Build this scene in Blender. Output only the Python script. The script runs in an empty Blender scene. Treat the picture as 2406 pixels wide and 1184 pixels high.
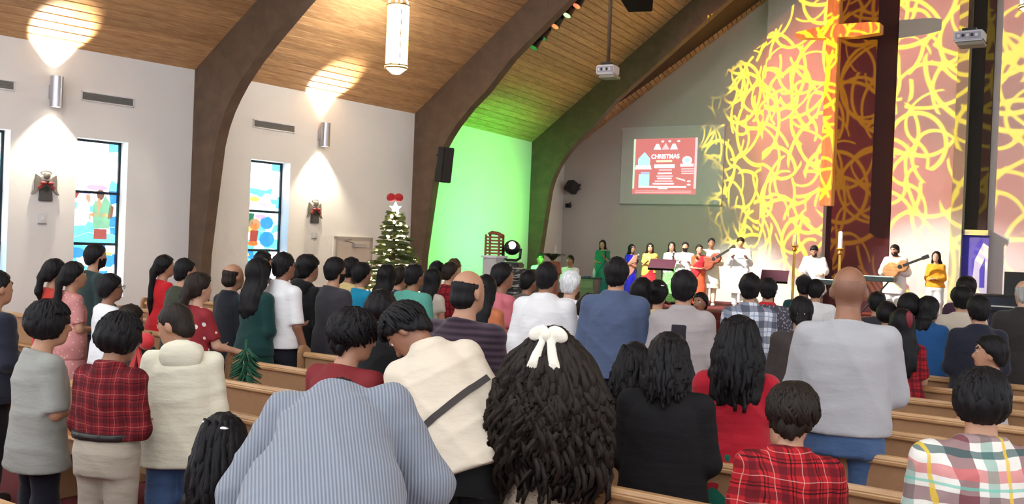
import bpy, bmesh, math, random
import numpy as np
from mathutils import Vector, Matrix
random.seed(7); rng = np.random.default_rng(7)
scene = bpy.context.scene
COL = scene.collection

# ------------------------------------------------------------------ camera
F = 2300.0                      # focal length in pixels of the 2406 x 1184 frame
ROLL = 0.040; PITCH = -24.0/F
CAM = np.array([0.0, 0.0, 1.85])
fwd = np.array([0.0, math.cos(PITCH), math.sin(PITCH)])
up0 = np.array([0.0, -math.sin(PITCH), math.cos(PITCH)]); rt0 = np.array([1.0, 0, 0])
rt = math.cos(ROLL)*rt0 + math.sin(ROLL)*up0
up = -math.sin(ROLL)*rt0 + math.cos(ROLL)*up0
cam_d = bpy.data.cameras.new('camera'); cam = bpy.data.objects.new('camera', cam_d); COL.objects.link(cam)
cam_d.sensor_fit = 'HORIZONTAL'; cam_d.sensor_width = 36.0; cam_d.lens = F/2406*36.0
cam_d.clip_start = 0.05; cam_d.clip_end = 300
M = Matrix(((rt[0], up[0], -fwd[0], CAM[0]), (rt[1], up[1], -fwd[1], CAM[1]), (rt[2], up[2], -fwd[2], CAM[2]), (0, 0, 0, 1)))
cam.matrix_world = M
scene.camera = cam

# ------------------------------------------------------------------ world, exposure
w = bpy.data.worlds.new('world'); scene.world = w; w.use_nodes = True
bg = w.node_tree.nodes['Background']; bg.inputs[0].default_value = (0.93, 0.96, 1.0, 1); bg.inputs[1].default_value = 1.02
vs = scene.view_settings
vs.view_transform = 'Standard'; vs.look = 'None'; vs.exposure = 0.85; vs.gamma = 1.0; vs.use_curve_mapping = False
scene.cycles.use_denoising = True
scene.cycles.max_bounces = 4
scene.cycles.adaptive_threshold = 0.14; scene.cycles.adaptive_min_samples = 12
scene.cycles.sample_clamp_indirect = 4.0

def ray(x, y):
    return fwd + (x-1203)/F*rt + (592-y)/F*up
def at(x, y, d):                 # the point a distance d in front of the lens seen at a pixel
    return CAM + d*ray(x, y)
def at_z(x, y, z):
    r = ray(x, y); return CAM + (z-CAM[2])/r[2]*r
AX = math.radians(34.0)          # the nave's axis, turned to the right of the view
C2 = np.array([math.cos(AX), -math.sin(AX)]); A2 = np.array([math.sin(AX), math.cos(AX)])
def W(c, s, z=0.0):
    return np.array([c*C2[0]+s*A2[0], c*C2[1]+s*A2[1], z])
def cs(p):
    return float(p[0]*C2[0]+p[1]*C2[1]), float(p[0]*A2[0]+p[1]*A2[1])
def at_s(x, y, s):               # the point on the plane across the nave at distance s
    r = ray(x, y); t = (s - cs(CAM)[1])/(r[0]*A2[0]+r[1]*A2[1]); return CAM + t*r

# ------------------------------------------------------------------ lights
def add_light(name, kind, loc, energy, color=(1, 1, 1), target=None, **kw):
    l = bpy.data.lights.new(name, kind); l.energy = energy; l.color = color
    for k, v in kw.items(): setattr(l, k, v)
    o = bpy.data.objects.new(name, l); COL.objects.link(o); o.location = Vector(loc)
    if target is not None:
        o.rotation_euler = (Vector(target)-Vector(loc)).to_track_quat('-Z', 'Y').to_euler()
    return o

# ------------------------------------------------------------------ materials
MATS = {}
def nt(name):
    m = bpy.data.materials.new(name); m.use_nodes = True
    return m, m.node_tree, m.node_tree.nodes['Principled BSDF']
def link(t, a, b): t.links.new(a, b)
def node(t, kind, **kw):
    n = t.nodes.new(kind)
    for k, v in kw.items(): setattr(n, k, v)
    return n
def math_node(t, op, a, b=None, c=None):
    n = node(t, 'ShaderNodeMath', operation=op)
    for i, v in enumerate((a, b, c)):
        if v is None: continue
        if isinstance(v, (int, float)): n.inputs[i].default_value = v
        else: link(t, v, n.inputs[i])
    return n.outputs[0]
def col4(c): return (c[0], c[1], c[2], 1.0)
def srgb(r, g, b):
    f = lambda v: (v/255)/12.92 if v/255 <= 0.04045 else ((v/255+0.055)/1.055)**2.4
    return (f(r), f(g), f(b))
def coords(t, scale=(1, 1, 1), kind='Object'):
    tc = node(t, 'ShaderNodeTexCoord'); mp = node(t, 'ShaderNodeMapping')
    mp.inputs['Scale'].default_value = scale; link(t, tc.outputs[kind], mp.inputs[0]); return mp.outputs[0]
def plain(name, c, rough=0.6, metal=0.0, var=0.06, scale=8.0, bump=0.0, bscale=60.0, stretch=(1, 1, 1), sheen=0.0, spec=0.5):
    """one colour with a little procedural mottling and relief"""
    if name in MATS: return MATS[name]
    m, t, b = nt(name)
    v = coords(t, stretch)
    n = node(t, 'ShaderNodeTexNoise'); n.inputs['Scale'].default_value = scale; n.inputs['Detail'].default_value = 3
    link(t, v, n.inputs['Vector'])
    mx = node(t, 'ShaderNodeMix', data_type='RGBA')
    mx.inputs[6].default_value = col4([max(0, x*(1-var*2)) for x in c]); mx.inputs[7].default_value = col4([min(1, x*(1+var*2)) for x in c])
    link(t, n.outputs['Fac'], mx.inputs[0]); link(t, mx.outputs[2], b.inputs['Base Color'])
    b.inputs['Roughness'].default_value = rough; b.inputs['Metallic'].default_value = metal
    b.inputs['Specular IOR Level'].default_value = spec
    if sheen: b.inputs['Sheen Weight'].default_value = sheen
    if bump:
        n2 = node(t, 'ShaderNodeTexNoise'); n2.inputs['Scale'].default_value = bscale; n2.inputs['Detail'].default_value = 4
        link(t, v, n2.inputs['Vector'])
        bp = node(t, 'ShaderNodeBump'); bp.inputs['Strength'].default_value = bump; bp.inputs['Distance'].default_value = 0.02
        link(t, n2.outputs['Fac'], bp.inputs['Height']); link(t, bp.outputs[0], b.inputs['Normal'])
    MATS[name] = m; return m
def glow(name, c, strength):
    if name in MATS: return MATS[name]
    m, t, b = nt(name)
    b.inputs['Base Color'].default_value = col4(c); b.inputs['Emission Color'].default_value = col4(c)
    b.inputs['Emission Strength'].default_value = strength; b.inputs['Roughness'].default_value = 0.4
    if strength < 5: m.cycles.emission_sampling = 'NONE'
    MATS[name] = m; return m
def wood(name, c1, c2, rough=0.5, along=(1, 12, 12), scale=3.0, rand=0.0):
    if name in MATS: return MATS[name]
    m, t, b = nt(name)
    v = coords(t, along)
    if rand:
        oi = node(t, 'ShaderNodeObjectInfo'); va = node(t, 'ShaderNodeVectorMath', operation='ADD')
        sc = node(t, 'ShaderNodeVectorMath', operation='SCALE'); cb = node(t, 'ShaderNodeCombineXYZ')
        link(t, oi.outputs['Random'], cb.inputs[0]); link(t, oi.outputs['Random'], cb.inputs[1]); link(t, cb.outputs[0], sc.inputs[0]); sc.inputs['Scale'].default_value = 37
        link(t, v, va.inputs[0]); link(t, sc.outputs[0], va.inputs[1]); v = va.outputs[0]
    n = node(t, 'ShaderNodeTexNoise'); n.inputs['Scale'].default_value = scale; n.inputs['Detail'].default_value = 5; n.inputs['Distortion'].default_value = 0.6
    link(t, v, n.inputs['Vector'])
    r = node(t, 'ShaderNodeValToRGB'); r.color_ramp.elements[0].position = 0.3; r.color_ramp.elements[1].position = 0.72
    r.color_ramp.elements[0].color = col4(c1); r.color_ramp.elements[1].color = col4(c2)
    link(t, n.outputs['Fac'], r.inputs[0]); out = r.outputs[0]
    if rand:
        hs = node(t, 'ShaderNodeHueSaturation'); k = math_node(t, 'MULTIPLY_ADD', oi.outputs['Random'], rand*2, 1-rand)
        link(t, k, hs.inputs['Value']); link(t, out, hs.inputs['Color']); out = hs.outputs[0]
    link(t, out, b.inputs['Base Color']); b.inputs['Roughness'].default_value = rough
    bp = node(t, 'ShaderNodeBump'); bp.inputs['Strength'].default_value = 0.15; bp.inputs['Distance'].default_value = 0.01
    link(t, n.outputs['Fac'], bp.inputs['Height']); link(t, bp.outputs[0], b.inputs['Normal'])
    MATS[name] = m; return m

# ------------------------------------------------------------------ mesh helpers
def obj(name, bm_or_me, mat=None, parent=None, smooth=False, bevel=0.0, auto=None):
    if isinstance(bm_or_me, bmesh.types.BMesh):
        if bevel: bmesh.ops.bevel(bm_or_me, geom=bm_or_me.edges[:], offset=bevel, segments=2, affect='EDGES', clamp_overlap=True)
        bmesh.ops.recalc_face_normals(bm_or_me, faces=bm_or_me.faces[:])
        me = bpy.data.meshes.new(name); bm_or_me.to_mesh(me); bm_or_me.free()
    else: me = bm_or_me
    if smooth:
        me.polygons.foreach_set('use_smooth', [True]*len(me.polygons))
        if auto: me.set_sharp_from_angle(angle=math.radians(auto))
    if mat is not None:
        for mm in (mat if isinstance(mat, (list, tuple)) else [mat]): me.materials.append(mm)
    o = bpy.data.objects.new(name, me); COL.objects.link(o)
    if parent is not None: o.parent = parent
    return o
def empty(name, loc, rz=0.0):
    o = bpy.data.objects.new(name, None); COL.objects.link(o); o.location = Vector(loc); o.rotation_euler = (0, 0, rz); o.empty_display_size = 0.1
    return o
def tag(o, label=None, cat=None, group=None, kind=None):
    if label: o['label'] = label
    if cat: o['category'] = cat
    if group: o['group'] = group
    if kind: o['kind'] = kind
    return o
def bx(bm, x0, x1, y0, y1, z0, z1, mtx=None):
    vs_ = [bm.verts.new(p) for p in ((x0, y0, z0), (x1, y0, z0), (x1, y1, z0), (x0, y1, z0), (x0, y0, z1), (x1, y0, z1), (x1, y1, z1), (x0, y1, z1))]
    for f in ((0, 3, 2, 1), (4, 5, 6, 7), (0, 1, 5, 4), (1, 2, 6, 5), (2, 3, 7, 6), (3, 0, 4, 7)): bm.faces.new([vs_[i] for i in f])
    if mtx is not None: bmesh.ops.transform(bm, matrix=mtx, verts=vs_)
    return vs_
def box(x0, x1, y0, y1, z0, z1): 
    bm = bmesh.new(); bx(bm, x0, x1, y0, y1, z0, z1); return bm
def prism(bm, pts, z0, z1, axis='z'):
    """closed outline pts (2D) extruded; axis z: (x,y)->z ; axis y: (x,z)->y"""
    f = (lambda p, h: (p[0], p[1], h)) if axis == 'z' else (lambda p, h: (p[0], h, p[1]))
    a = [bm.verts.new(f(p, z0)) for p in pts]; b = [bm.verts.new(f(p, z1)) for p in pts]
    bm.faces.new(a[::-1]); bm.faces.new(b); n = len(pts)
    for i in range(n): bm.faces.new((a[i], a[(i+1) % n], b[(i+1) % n], b[i]))
def lathe(bm, prof, seg=20, c=(0, 0, 0)):
    """profile [(r,z)...] turned about z"""
    rings = []
    for r, z in prof:
        if r < 1e-5: rings.append([bm.verts.new((c[0], c[1], c[2]+z))])
        else: rings.append([bm.verts.new((c[0]+r*math.cos(2*math.pi*i/seg), c[1]+r*math.sin(2*math.pi*i/seg), c[2]+z)) for i in range(seg)])
    for a, b in zip(rings[:-1], rings[1:]):
        for i in range(seg):
            j = (i+1) % seg
            if len(a) == 1 and len(b) == 1: continue
            if len(a) == 1: bm.faces.new((a[0], b[i], b[j]))
            elif len(b) == 1: bm.faces.new((a[i], a[j], b[0]))
            else: bm.faces.new((a[i], a[j], b[j], b[i]))
def tube(bm, pts, r, seg=8, caps=True):
    """tube through points; r a number or one per point"""
    pts = [Vector(p) for p in pts]; rs = r if isinstance(r, (list, tuple)) else [r]*len(pts); rings = []
    ref = Vector((0.13, 0.37, 0.92))
    for i, p in enumerate(pts):
        d = (pts[min(i+1, len(pts)-1)]-pts[max(i-1, 0)]).normalized()
        u = d.cross(ref if abs(d.dot(ref)) < 0.95 else Vector((1, 0, 0))).normalized(); v = d.cross(u)
        rings.append([bm.verts.new(p+(u*math.cos(2*math.pi*k/seg)+v*math.sin(2*math.pi*k/seg))*rs[i]) for k in range(seg)])
    for a, b in zip(rings[:-1], rings[1:]):
        for k in range(seg): bm.faces.new((a[k], a[(k+1) % seg], b[(k+1) % seg], b[k]))
    if caps: bm.faces.new(rings[0][::-1]); bm.faces.new(rings[-1])
def uvball(bm, c, r, seg=12, rings=8, sc=(1, 1, 1)):
    prof = [(math.sin(math.pi*i/rings)*r, -math.cos(math.pi*i/rings)*r) for i in range(rings+1)]
    n0 = len(bm.verts); lathe(bm, prof, seg)
    bm.verts.ensure_lookup_table()
    for v in bm.verts[n0:]: v.co = Vector((v.co.x*sc[0]+c[0], v.co.y*sc[1]+c[1], v.co.z*sc[2]+c[2]))
RZ = -AX                          # an object turned by RZ has its x across the nave (to the right) and its y towards the stage

# ------------------------------------------------------------------ common materials
m_white = plain('wall_paint', srgb(236, 234, 230), 0.75, var=0.015, scale=2.0, bump=0.05, bscale=90)
m_grey = plain('chancel_paint', srgb(206, 200, 194), 0.75, var=0.02, scale=2.0, bump=0.05, bscale=90)
m_beam = wood('beam_stain', srgb(84, 66, 52), srgb(104, 82, 64), 0.6, (2, 2, 2), 2.0)
m_plank = wood('ceiling_boards', srgb(174, 130, 86), srgb(216, 174, 124), 0.5, (1.2, 14, 14), 2.5, rand=0.14)
m_gap = plain('ceiling_backing', srgb(70, 44, 24), 0.8)
m_carpet = plain('carpet', srgb(96, 22, 26), 0.95, var=0.12, scale=40, bump=0.3, bscale=300)
m_pew = wood('pew_oak', srgb(150, 104, 62), srgb(190, 140, 92), 0.35, (1.5, 12, 12), 2.0, rand=0.06)
m_pewback = plain('pew_back_fabric', srgb(164, 124, 88), 0.85, var=0.05, scale=20, bump=0.2, bscale=250)
m_steel = plain('brushed_steel', srgb(190, 190, 196), 0.32, 1.0, bump=0.04, stretch=(1, 1, 20))
m_black = plain('black_plastic', srgb(20, 20, 22), 0.45)
m_dark = plain('dark_metal', srgb(44, 42, 42), 0.5, 0.4)
m_offwhite = plain('white_plastic', srgb(226, 226, 226), 0.4)
m_maroon = plain('maroon_panel', srgb(66, 22, 32), 0.7, var=0.08, scale=3, bump=0.1, stretch=(6, 6, 0.5))
m_grille = plain('grey_grille', srgb(150, 152, 150), 0.5, 0.2)
m_red = plain('red_velvet', srgb(190, 24, 34), 0.7, sheen=0.3)
m_gold = plain('brass', srgb(196, 160, 86), 0.3, 0.9)
# ================================================================== the building
EAVE = 4.45
E = [None]*5
E[1] = at_z(458, 164, EAVE); E[2] = at_z(975, 267, EAVE); E[3] = at_z(1250, 334, EAVE); 
E[0] = at_z(0, 82, EAVE); d01 = E[0]-E[1]; E[0] = E[1]+d01*2.4
S_BACK = cs(at(1365, 375, 28.3))[1]
E[4] = at_s(1328, 353, S_BACK); E[4][2] = EAVE
RIDGE_C = -3.4
ROOFS = [math.tan(math.radians(v)) for v in (34.0, 34.6, 37.2, 36.8, 33.4)]; ROOF = ROOFS[2]
STAGE_Z = 0.5; S_STAGE = 20.0
def roof_z(c, c0): return EAVE+(c-c0)*ROOF if c <= RIDGE_C else EAVE+(RIDGE_C-c0)*ROOF-(c-RIDGE_C)*ROOF

fl = bmesh.new(); p = [W(-16, -4), W(14, -4), W(14, 27), W(-16, 27)]
prism(fl, [(q[0], q[1]) for q in p], -0.15, 0.0); tag(obj('floor', fl, m_carpet), kind='structure')

# ---- left wall, one piece per bay, with window openings
class Facet:
    def __init__(s, a, b):
        s.o = np.array([a[0], a[1], 0.0]); d = np.array([b[0]-a[0], b[1]-a[1], 0.0]); s.L = float(np.linalg.norm(d)); s.u = d/s.L
        s.n = np.array([s.u[1], -s.u[0], 0.0])                       # into the room
        s.rz = math.atan2(s.u[1], s.u[0])
    def hit(s, x, y, off=0.0):
        r = ray(x, y); t = float(np.dot(s.o+s.n*off-CAM, s.n)/np.dot(r, s.n)); q = CAM+t*r
        return float(np.dot(q-s.o, s.u)), float(q[2])
    def P(s, u, z, off=0.0): return s.o+s.u*u+s.n*off+np.array([0, 0, z])
FAC = [Facet(E[i], E[i+1]) for i in range(4)]
TH = 0.32
def wall_piece(name, f, holes):
    root = bmesh.new(); us = 0.0
    for (u0, u1, z0, z1) in holes+[(f.L, f.L, 0, 0)]:
        if u0 > us: bx(root, us, u0, 0, TH, 0, EAVE)
        if u1 > u0:
            bx(root, u0, u1, 0, TH, 0, z0); bx(root, u0, u1, 0, TH, z1, EAVE)
        us = u1
    o = obj(name, root, m_white); o.location = f.o; o.rotation_euler = (0, 0, f.rz)
    tag(o, kind='structure'); return o                                # local x along the wall, local -y into the room
def win_rect(f, xl, xr, yt):
    ym = 460; u0 = f.hit(xl, ym)[0]; u1 = f.hit(xr, ym)[0]; z1 = f.hit((xl+xr)/2, yt)[1]
    return (u0, u1, 0.75, z1)
w1 = win_rect(FAC[0], 177, 297, 328); w0 = (w1[0]-3.35*1.0, w1[0]-3.35+(w1[1]-w1[0]), w1[2], w1[3])
u0e = FAC[0].hit(20, 460)[0]; w0 = (u0e-(w1[1]-w1[0]), u0e, w1[2], w1[3])
w2 = win_rect(FAC[1], 587, 680, 378)
WL = [wall_piece('wall_left', FAC[0], [w0, w1]), wall_piece('wall_left', FAC[1], [w2]), wall_piece('wall_left', FAC[2], []), wall_piece('wall_left', FAC[3], [])]

# ---- stained glass
def glass(name, c, k=1.0):
    if name in MATS: return MATS[name]
    m, t, b = nt(name)
    n = node(t, 'ShaderNodeTexNoise'); n.inputs['Scale'].default_value = 6; n.inputs['Detail'].default_value = 3
    mx = node(t, 'ShaderNodeMix', data_type='RGBA'); link(t, coords(t), n.inputs[0]); link(t, n.outputs[0], mx.inputs[0])
    mx.inputs[6].default_value = col4([x*0.75 for x in c]); mx.inputs[7].default_value = col4([min(1, x*1.2+0.03) for x in c])
    link(t, mx.outputs[2], b.inputs['Base Color']); link(t, mx.outputs[2], b.inputs['Emission Color'])
    b.inputs['Emission Strength'].default_value = k; b.inputs['Roughness'].default_value = 0.15
    m.cycles.emission_sampling = 'NONE'
    MATS[name] = m; return m
GL = {'white': glass('glass_white', (0.97, 0.98, 1.0), 2.6), 'pale': glass('glass_pale_blue', (0.45, 0.82, 1.0), 1.7), 'sky': glass('glass_sky_blue', (0.10, 0.58, 0.98), 1.15),
      'aqua': glass('glass_aqua', (0.10, 0.72, 0.88), 1.0), 'blue': glass('glass_blue', (0.02, 0.22, 0.85), 0.9), 'pink': glass('glass_pink', (0.78, 0.36, 0.55), 0.7),
      'lilac': glass('glass_lilac', (0.48, 0.45, 0.80), 0.8), 'green': glass('glass_green', (0.22, 0.55, 0.34), 0.42), 'dgreen': glass('glass_dark_green', (0.02, 0.24, 0.13), 0.4),
      'brown': glass('glass_brown', (0.26, 0.11, 0.06), 0.3), 'tan': glass('glass_tan', (0.62, 0.34, 0.18), 0.5), 'red': glass('glass_red', (0.42, 0.07, 0.05), 0.4),
      'yellow': glass('glass_yellow', (0.95, 0.66, 0.12), 0.7), 'orange': glass('glass_orange', (0.75, 0.22, 0.04), 0.5)}
m_lead = plain('window_bar', srgb(24, 34, 44), 0.5, 0.3)
def clip_poly(poly, f):
    out = []
    for i in range(len(poly)):
        a, b = poly[i-1], poly[i]; da, db = f(a), f(b)
        if (da < 0) != (db < 0):
            t = da/(da-db); out.append((a[0]+(b[0]-a[0])*t, a[1]+(b[1]-a[1])*t))
        if db < 0: out.append(b)
    return out
def stained(name, f, rect, bars, base, figs, seed, label):
    r = random.Random(seed); u0, u1, z0, z1 = rect; wd, ht = u1-u0, z1-z0
    root = empty(name, f.P(u0, z0, -0.24), f.rz); tag(root, kind='structure')
    fr = bmesh.new(); t = 0.035
    for a in ((0, wd, 0, t), (0, wd, ht-t, ht), (0, t, 0, ht), (wd-t, wd, 0, ht)): bx(fr, a[0], a[1], -0.03, 0.05, a[2], a[3])
    obj('window_frame', fr, m_lead, root)
    for h in bars:
        obj('glazing_bar', box(0, wd, -0.035, 0.03, h*ht-0.02, h*ht+0.02), m_lead, root)
    nx, nz = 5, 15                                                    # jittered lattice of panes
    g = {}
    for i in range(nx+1):
        for j in range(nz+1):
            jx = 0 if i in (0, nx) else r.uniform(-.32, .32); jz = 0 if j in (0, nz) else r.uniform(-.34, .34)
            g[i, j] = ((i+jx)/nx*wd, (j+jz)/nz*ht)
    for i in range(nx):
        for j in range(nz):
            q = [g[i, j], g[i+1, j], g[i+1, j+1], g[i, j+1]]
            cx = sum(a[0] for a in q)/4; cz = sum(a[1] for a in q)/4
            q = [(a[0]+(cx-a[0])*0.035, a[1]+(cz-a[1])*0.035) for a in q]
            bm = bmesh.new(); prism(bm, q, 0.0, 0.012, 'y')
            obj('pane', bm, GL[base(cx/wd, cz/ht, r)], root)
    glow_bm = bmesh.new(); bx(glow_bm, 0, wd, 0.012, 0.02, 0, ht); obj('glow_backing', glow_bm, GL['pale'], root)  # pale glowing sheet added behind the panes to brighten the window
    for (cname, pts) in figs:                                         # the picture's larger coloured pieces stand proud of the rest
        bm = bmesh.new(); prism(bm, [(a*wd, b*ht) for a, b in pts], -0.014, 0.0, 'y'); obj('pane', bm, GL[cname], root)
    return root
def el(cx, cz, rx, rz, n=10, a0=0): return [(cx+rx*math.cos(a0+2*math.pi*i/n), cz+rz*math.sin(a0+2*math.pi*i/n)) for i in range(n)]
def base1(x, z, r):
    if x > 0.86: return r.choice(['sky', 'white', 'pale', 'blue'])
    if z > 0.70: return r.choice(['white', 'white', 'white', 'pale'])
    if z > 0.62: return r.choice(['white', 'pink', 'lilac', 'white'])
    if z > 0.42: return r.choice(['pale', 'white', 'aqua', 'white'])
    if z > 0.33: return r.choice(['aqua', 'sky', 'aqua'])
    if z > 0.1: return r.choice(['sky', 'blue', 'aqua', 'white', 'blue'])
    return r.choice(['blue', 'sky', 'dgreen'])
fig1 = [('red', el(.12, .645, .10, .02)), ('pink', el(.55, .70, .22, .018)), ('white', el(.30, .54, .13, .09)), ('tan', [(.2, .5), (.32, .47), (.45, .5), (.4, .6), (.3, .62)]), ('tan', el(.38, .625, .055, .025)), ('white', el(.26, .635, .09, .02)),
        ('brown', el(.63, .655, .075, .035)), ('tan', [(.55, .6), (.6, .64), (.66, .6), (.6, .53)]), ('green', [(.5, .44), (.82, .44), (.84, .6), (.72, .65), (.62, .57), (.54, .62), (.48, .58)]), ('brown', [(.78, .5), (.88, .51), (.9, .58), (.82, .6)]), ('tan', [(.4, .525), (.5, .51), (.82, .515), (.8, .535), (.5, .54)]),
        ('red', [(.52, .37), (.78, .37), (.77, .435), (.53, .435)]), ('yellow', [(.55, .27), (.9, .265), (.9, .285), (.6, .29)]), ('blue', el(.75, .22, .2, .035)), ('blue', el(.2, .28, .16, .035)), ('white', el(.7, .18, .2, .015))]
def base2(x, z, r):
    if x > 0.86: return r.choice(['white', 'sky', 'pale'])
    if z > 0.8: return r.choice(['white', 'white', 'pale'])
    if z > 0.74: return r.choice(['sky', 'aqua'])
    if z > 0.6: return r.choice(['white', 'lilac', 'white', 'pale'])
    if z > 0.36: return r.choice(['pale', 'sky', 'white', 'aqua'])
    return r.choice(['sky', 'blue', 'yellow', 'aqua', 'blue'])
fig2 = [('yellow', el(.33, .71, .12, .02)), ('lilac', [(.5, .72), (.9, .715), (.9, .75), (.6, .76)]), ('lilac', [(.45, .65), (.88, .645), (.88, .68), (.5, .685)]), ('dgreen', [(.08, .5), (.3, .5), (.34, .6), (.1, .605)]), ('dgreen', [(.06, .4), (.2, .4), (.2, .5), (.08, .5)]),
        ('tan', el(.36, .52, .15, .045)), ('orange', el(.36, .5, .1, .03)), ('yellow', el(.17, .48, .1, .028)), ('blue', el(.66, .535, .17, .05)), ('red', [(.25, .37), (.42, .37), (.46, .475), (.26, .475)]), ('orange', el(.33, .375, .13, .02)), ('blue', el(.68, .41, .19, .06)), ('pink', el(.5, .58, .14, .018)),
        ('yellow', [(.0, .285), (.25, .28), (.22, .305), (0, .31)]), ('yellow', el(.6, .235, .14, .03))]
hb = lambda f, rect, x, y: (f.hit(x, y)[1]-rect[2])/(rect[3]-rect[2])
stained('window_1', FAC[0], w0, [.64, .33], base1, [], 3, '')
stained('window_2', FAC[0], w1, [.667, .338], base1, fig1, 5, '')
stained('window_3', FAC[1], w2, [.62, .325], base2, fig2, 9, '')

# ---- roof: boards from the eave up to the ridge, arch by arch; each board a piece
def slope_pt(i, t):              # point t metres (horizontal) up the left slope above arch line i (0..5)
    c0, s0 = ROOFLINE[i]; return W(c0+t, s0, EAVE+t*ROOFS[i])
ROOFLINE = [cs(E[0]), cs(E[1]), cs(E[2]), cs(E[3]), cs(E[4])]
ceil = tag(empty('ceiling', (0, 0, 0)), kind='structure')
nrm = np.array([0, 0, 1.0])
bm = bmesh.new()
for i in range(4):
    a = [slope_pt(i, -0.3), slope_pt(i+1, -0.3), slope_pt(i+1, RIDGE_C-ROOFLINE[i+1][0]), slope_pt(i, RIDGE_C-ROOFLINE[i][0])]
    va = [bm.verts.new(q+np.array([0, 0, .05])) for q in a]; vb = [bm.verts.new(q+np.array([0, 0, .18])) for q in a]
    bm.faces.new(va); bm.faces.new(vb[::-1])
    for k in range(4): bm.faces.new((va[k], va[(k+1) % 4], vb[(k+1) % 4], vb[k]))
obj('roof_deck', bm, m_gap, ceil)
bm = bmesh.new()                                                      # the far slope, beyond the ridge
for i in range(4):
    r0 = slope_pt(i, RIDGE_C-ROOFLINE[i][0]); r1 = slope_pt(i+1, RIDGE_C-ROOFLINE[i+1][0])
    q0 = W(RIDGE_C+9.0, ROOFLINE[i][1], r0[2]-9*ROOFS[i]); q1 = W(RIDGE_C+9.0, ROOFLINE[i+1][1], r1[2]-9*ROOFS[i+1])
    bm.faces.new([bm.verts.new(v) for v in (r0, r1, q1, q0)])
obj('roof_boarding', bm, m_plank, ceil)
PW = 0.125
for i, tmax in enumerate((4.2, 6.4, 8.0, 8.4)):
    n = int(tmax/PW)
    for k in range(n):
        t0, t1 = k*PW, (k+1)*PW-0.019
        a = [slope_pt(i, t0), slope_pt(i+1, t0), slope_pt(i+1, t1), slope_pt(i, t1)]
        o0 = (a[0]+a[1])/2; ang = math.atan2(a[1][1]-a[0][1], a[1][0]-a[0][0])
        ca, sa = math.cos(-ang), math.sin(-ang); bm = bmesh.new(); lo = []; hi = []
        for q in a:
            d = q-o0; x, y = d[0]*ca-d[1]*sa, d[0]*sa+d[1]*ca
            lo.append(bm.verts.new((x, y, d[2]))); hi.append(bm.verts.new((x, y, d[2]+0.05)))
        bm.faces.new(lo); bm.faces.new(hi[::-1])
        for j in range(4): bm.faces.new((lo[j], lo[(j+1) % 4], hi[(j+1) % 4], hi[j]))
        po = obj('plank', bm, m_plank, ceil); po.location = o0; po.rotation_euler = (0, 0, ang)

# ---- laminated arches
def arch(i, label):
    c0, s0 = ROOFLINE[i]; root = empty('timber_arch', W(c0, s0), RZ); tag(root, label, 'arch', 'timber arches of the nave')
    L = RIDGE_C-c0; R_ = ROOFS[i]; top = lambda t: EAVE+t*R_
    inner = [(.30, 0), (.34, 1.43), (.47, 2.4), (.58, 3.2), (.67, 3.5), (.79, 3.75), (.92, 3.95), (1.09, 4.17), (1.42, 4.51), (1.8, 4.82), (2.4, top(2.4)-.82), (L*.6, top(L*.6)-.75), (L, top(L)-.7)]
    outer = [(0, 0), (0, 1.43), (0, 2.4), (0, 3.2), (0, 3.6), (0, 4.0), (0, EAVE), (.25, top(.25)), (.8, top(.8)), (1.3, top(1.3)), (2.0, top(2.0)), (L*.6, top(L*.6)), (L, top(L))]
    def strip(ou, inn):
        bm = bmesh.new(); TT = 0.20
        ro = [[bm.verts.new((p[0], y, p[1])) for y in (0, TT)] for p in ou]; ri = [[bm.verts.new((p[0], y, p[1])) for y in (0, TT)] for p in inn]
        for a in range(len(ou)-1):
            bm.faces.new((ro[a][0], ro[a+1][0], ri[a+1][0], ri[a][0])); bm.faces.new((ro[a][1], ri[a][1], ri[a+1][1], ro[a+1][1]))
            bm.faces.new((ri[a][0], ri[a+1][0], ri[a+1][1], ri[a][1])); bm.faces.new((ro[a][0], ro[a][1], ro[a+1][1], ro[a+1][0]))
        bm.faces.new((ro[0][0], ri[0][0], ri[0][1], ro[0][1])); bm.faces.new((ro[-1][0], ro[-1][1], ri[-1][1], ri[-1][0])); return bm
    o1 = obj('left_limb', strip(outer, inner), m_beam, root, True, auto=35)
    f2 = lambda p: (2*L-p[0], p[1])
    obj('right_limb', strip([f2(p) for p in outer], [f2(p) for p in inner]), m_beam, root, True, auto=35)
    pl = bmesh.new(); bx(pl, L-.25, L+.25, -.02, .22, top(L)-.8, top(L)-.1); obj('ridge_plate', pl, m_dark, root)
    return root
arch(1, 'dark brown timber arch left of the tall stained glass window with the red robed figure')
arch(2, 'dark brown timber arch just right of the Christmas tree, carrying the stage lamps')
arch(3, 'farthest dark timber arch, washed green at its foot, beside the projection screen wall')

# ---- chancel back wall and tower panels
def backbox(name, x0, x1, s0, s1, z0, z1, m, yref=500, structure=True, parent=None):
    c0 = cs(at_s(x0, yref, s0))[0]; c1 = cs(at_s(x1, yref, s0))[0]
    bm = bmesh.new(); bx(bm, c0, c1, s0, s1, z0, z1); o = obj(name, bm, m); o.rotation_euler = (0, 0, RZ)
    if structure: tag(o, kind='structure')
    return o
c_b0 = ROOFLINE[4][0]
cA = cs(at_s(1793, 330, S_BACK-.35))[0]
bm = bmesh.new(); z_ = lambda c: EAVE+(c-c_b0)*ROOFS[4]
prism(bm, [(c_b0-.3, 0), (12.0, 0), (12.0, 12.5), (RIDGE_C, 12.5), (cA, z_(cA)+.4), (c_b0-.3, z_(c_b0-.3)+.4)], S_BACK, S_BACK+.3, 'y')
o = obj('wall_back', bm, m_grey); o.rotation_euler = (0, 0, RZ); tag(o, kind='structure')
SP = S_BACK-.35
backbox('trim_1', 1793, 1943, SP, S_BACK-.01, 0, 11.5, m_grey, 300)
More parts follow.
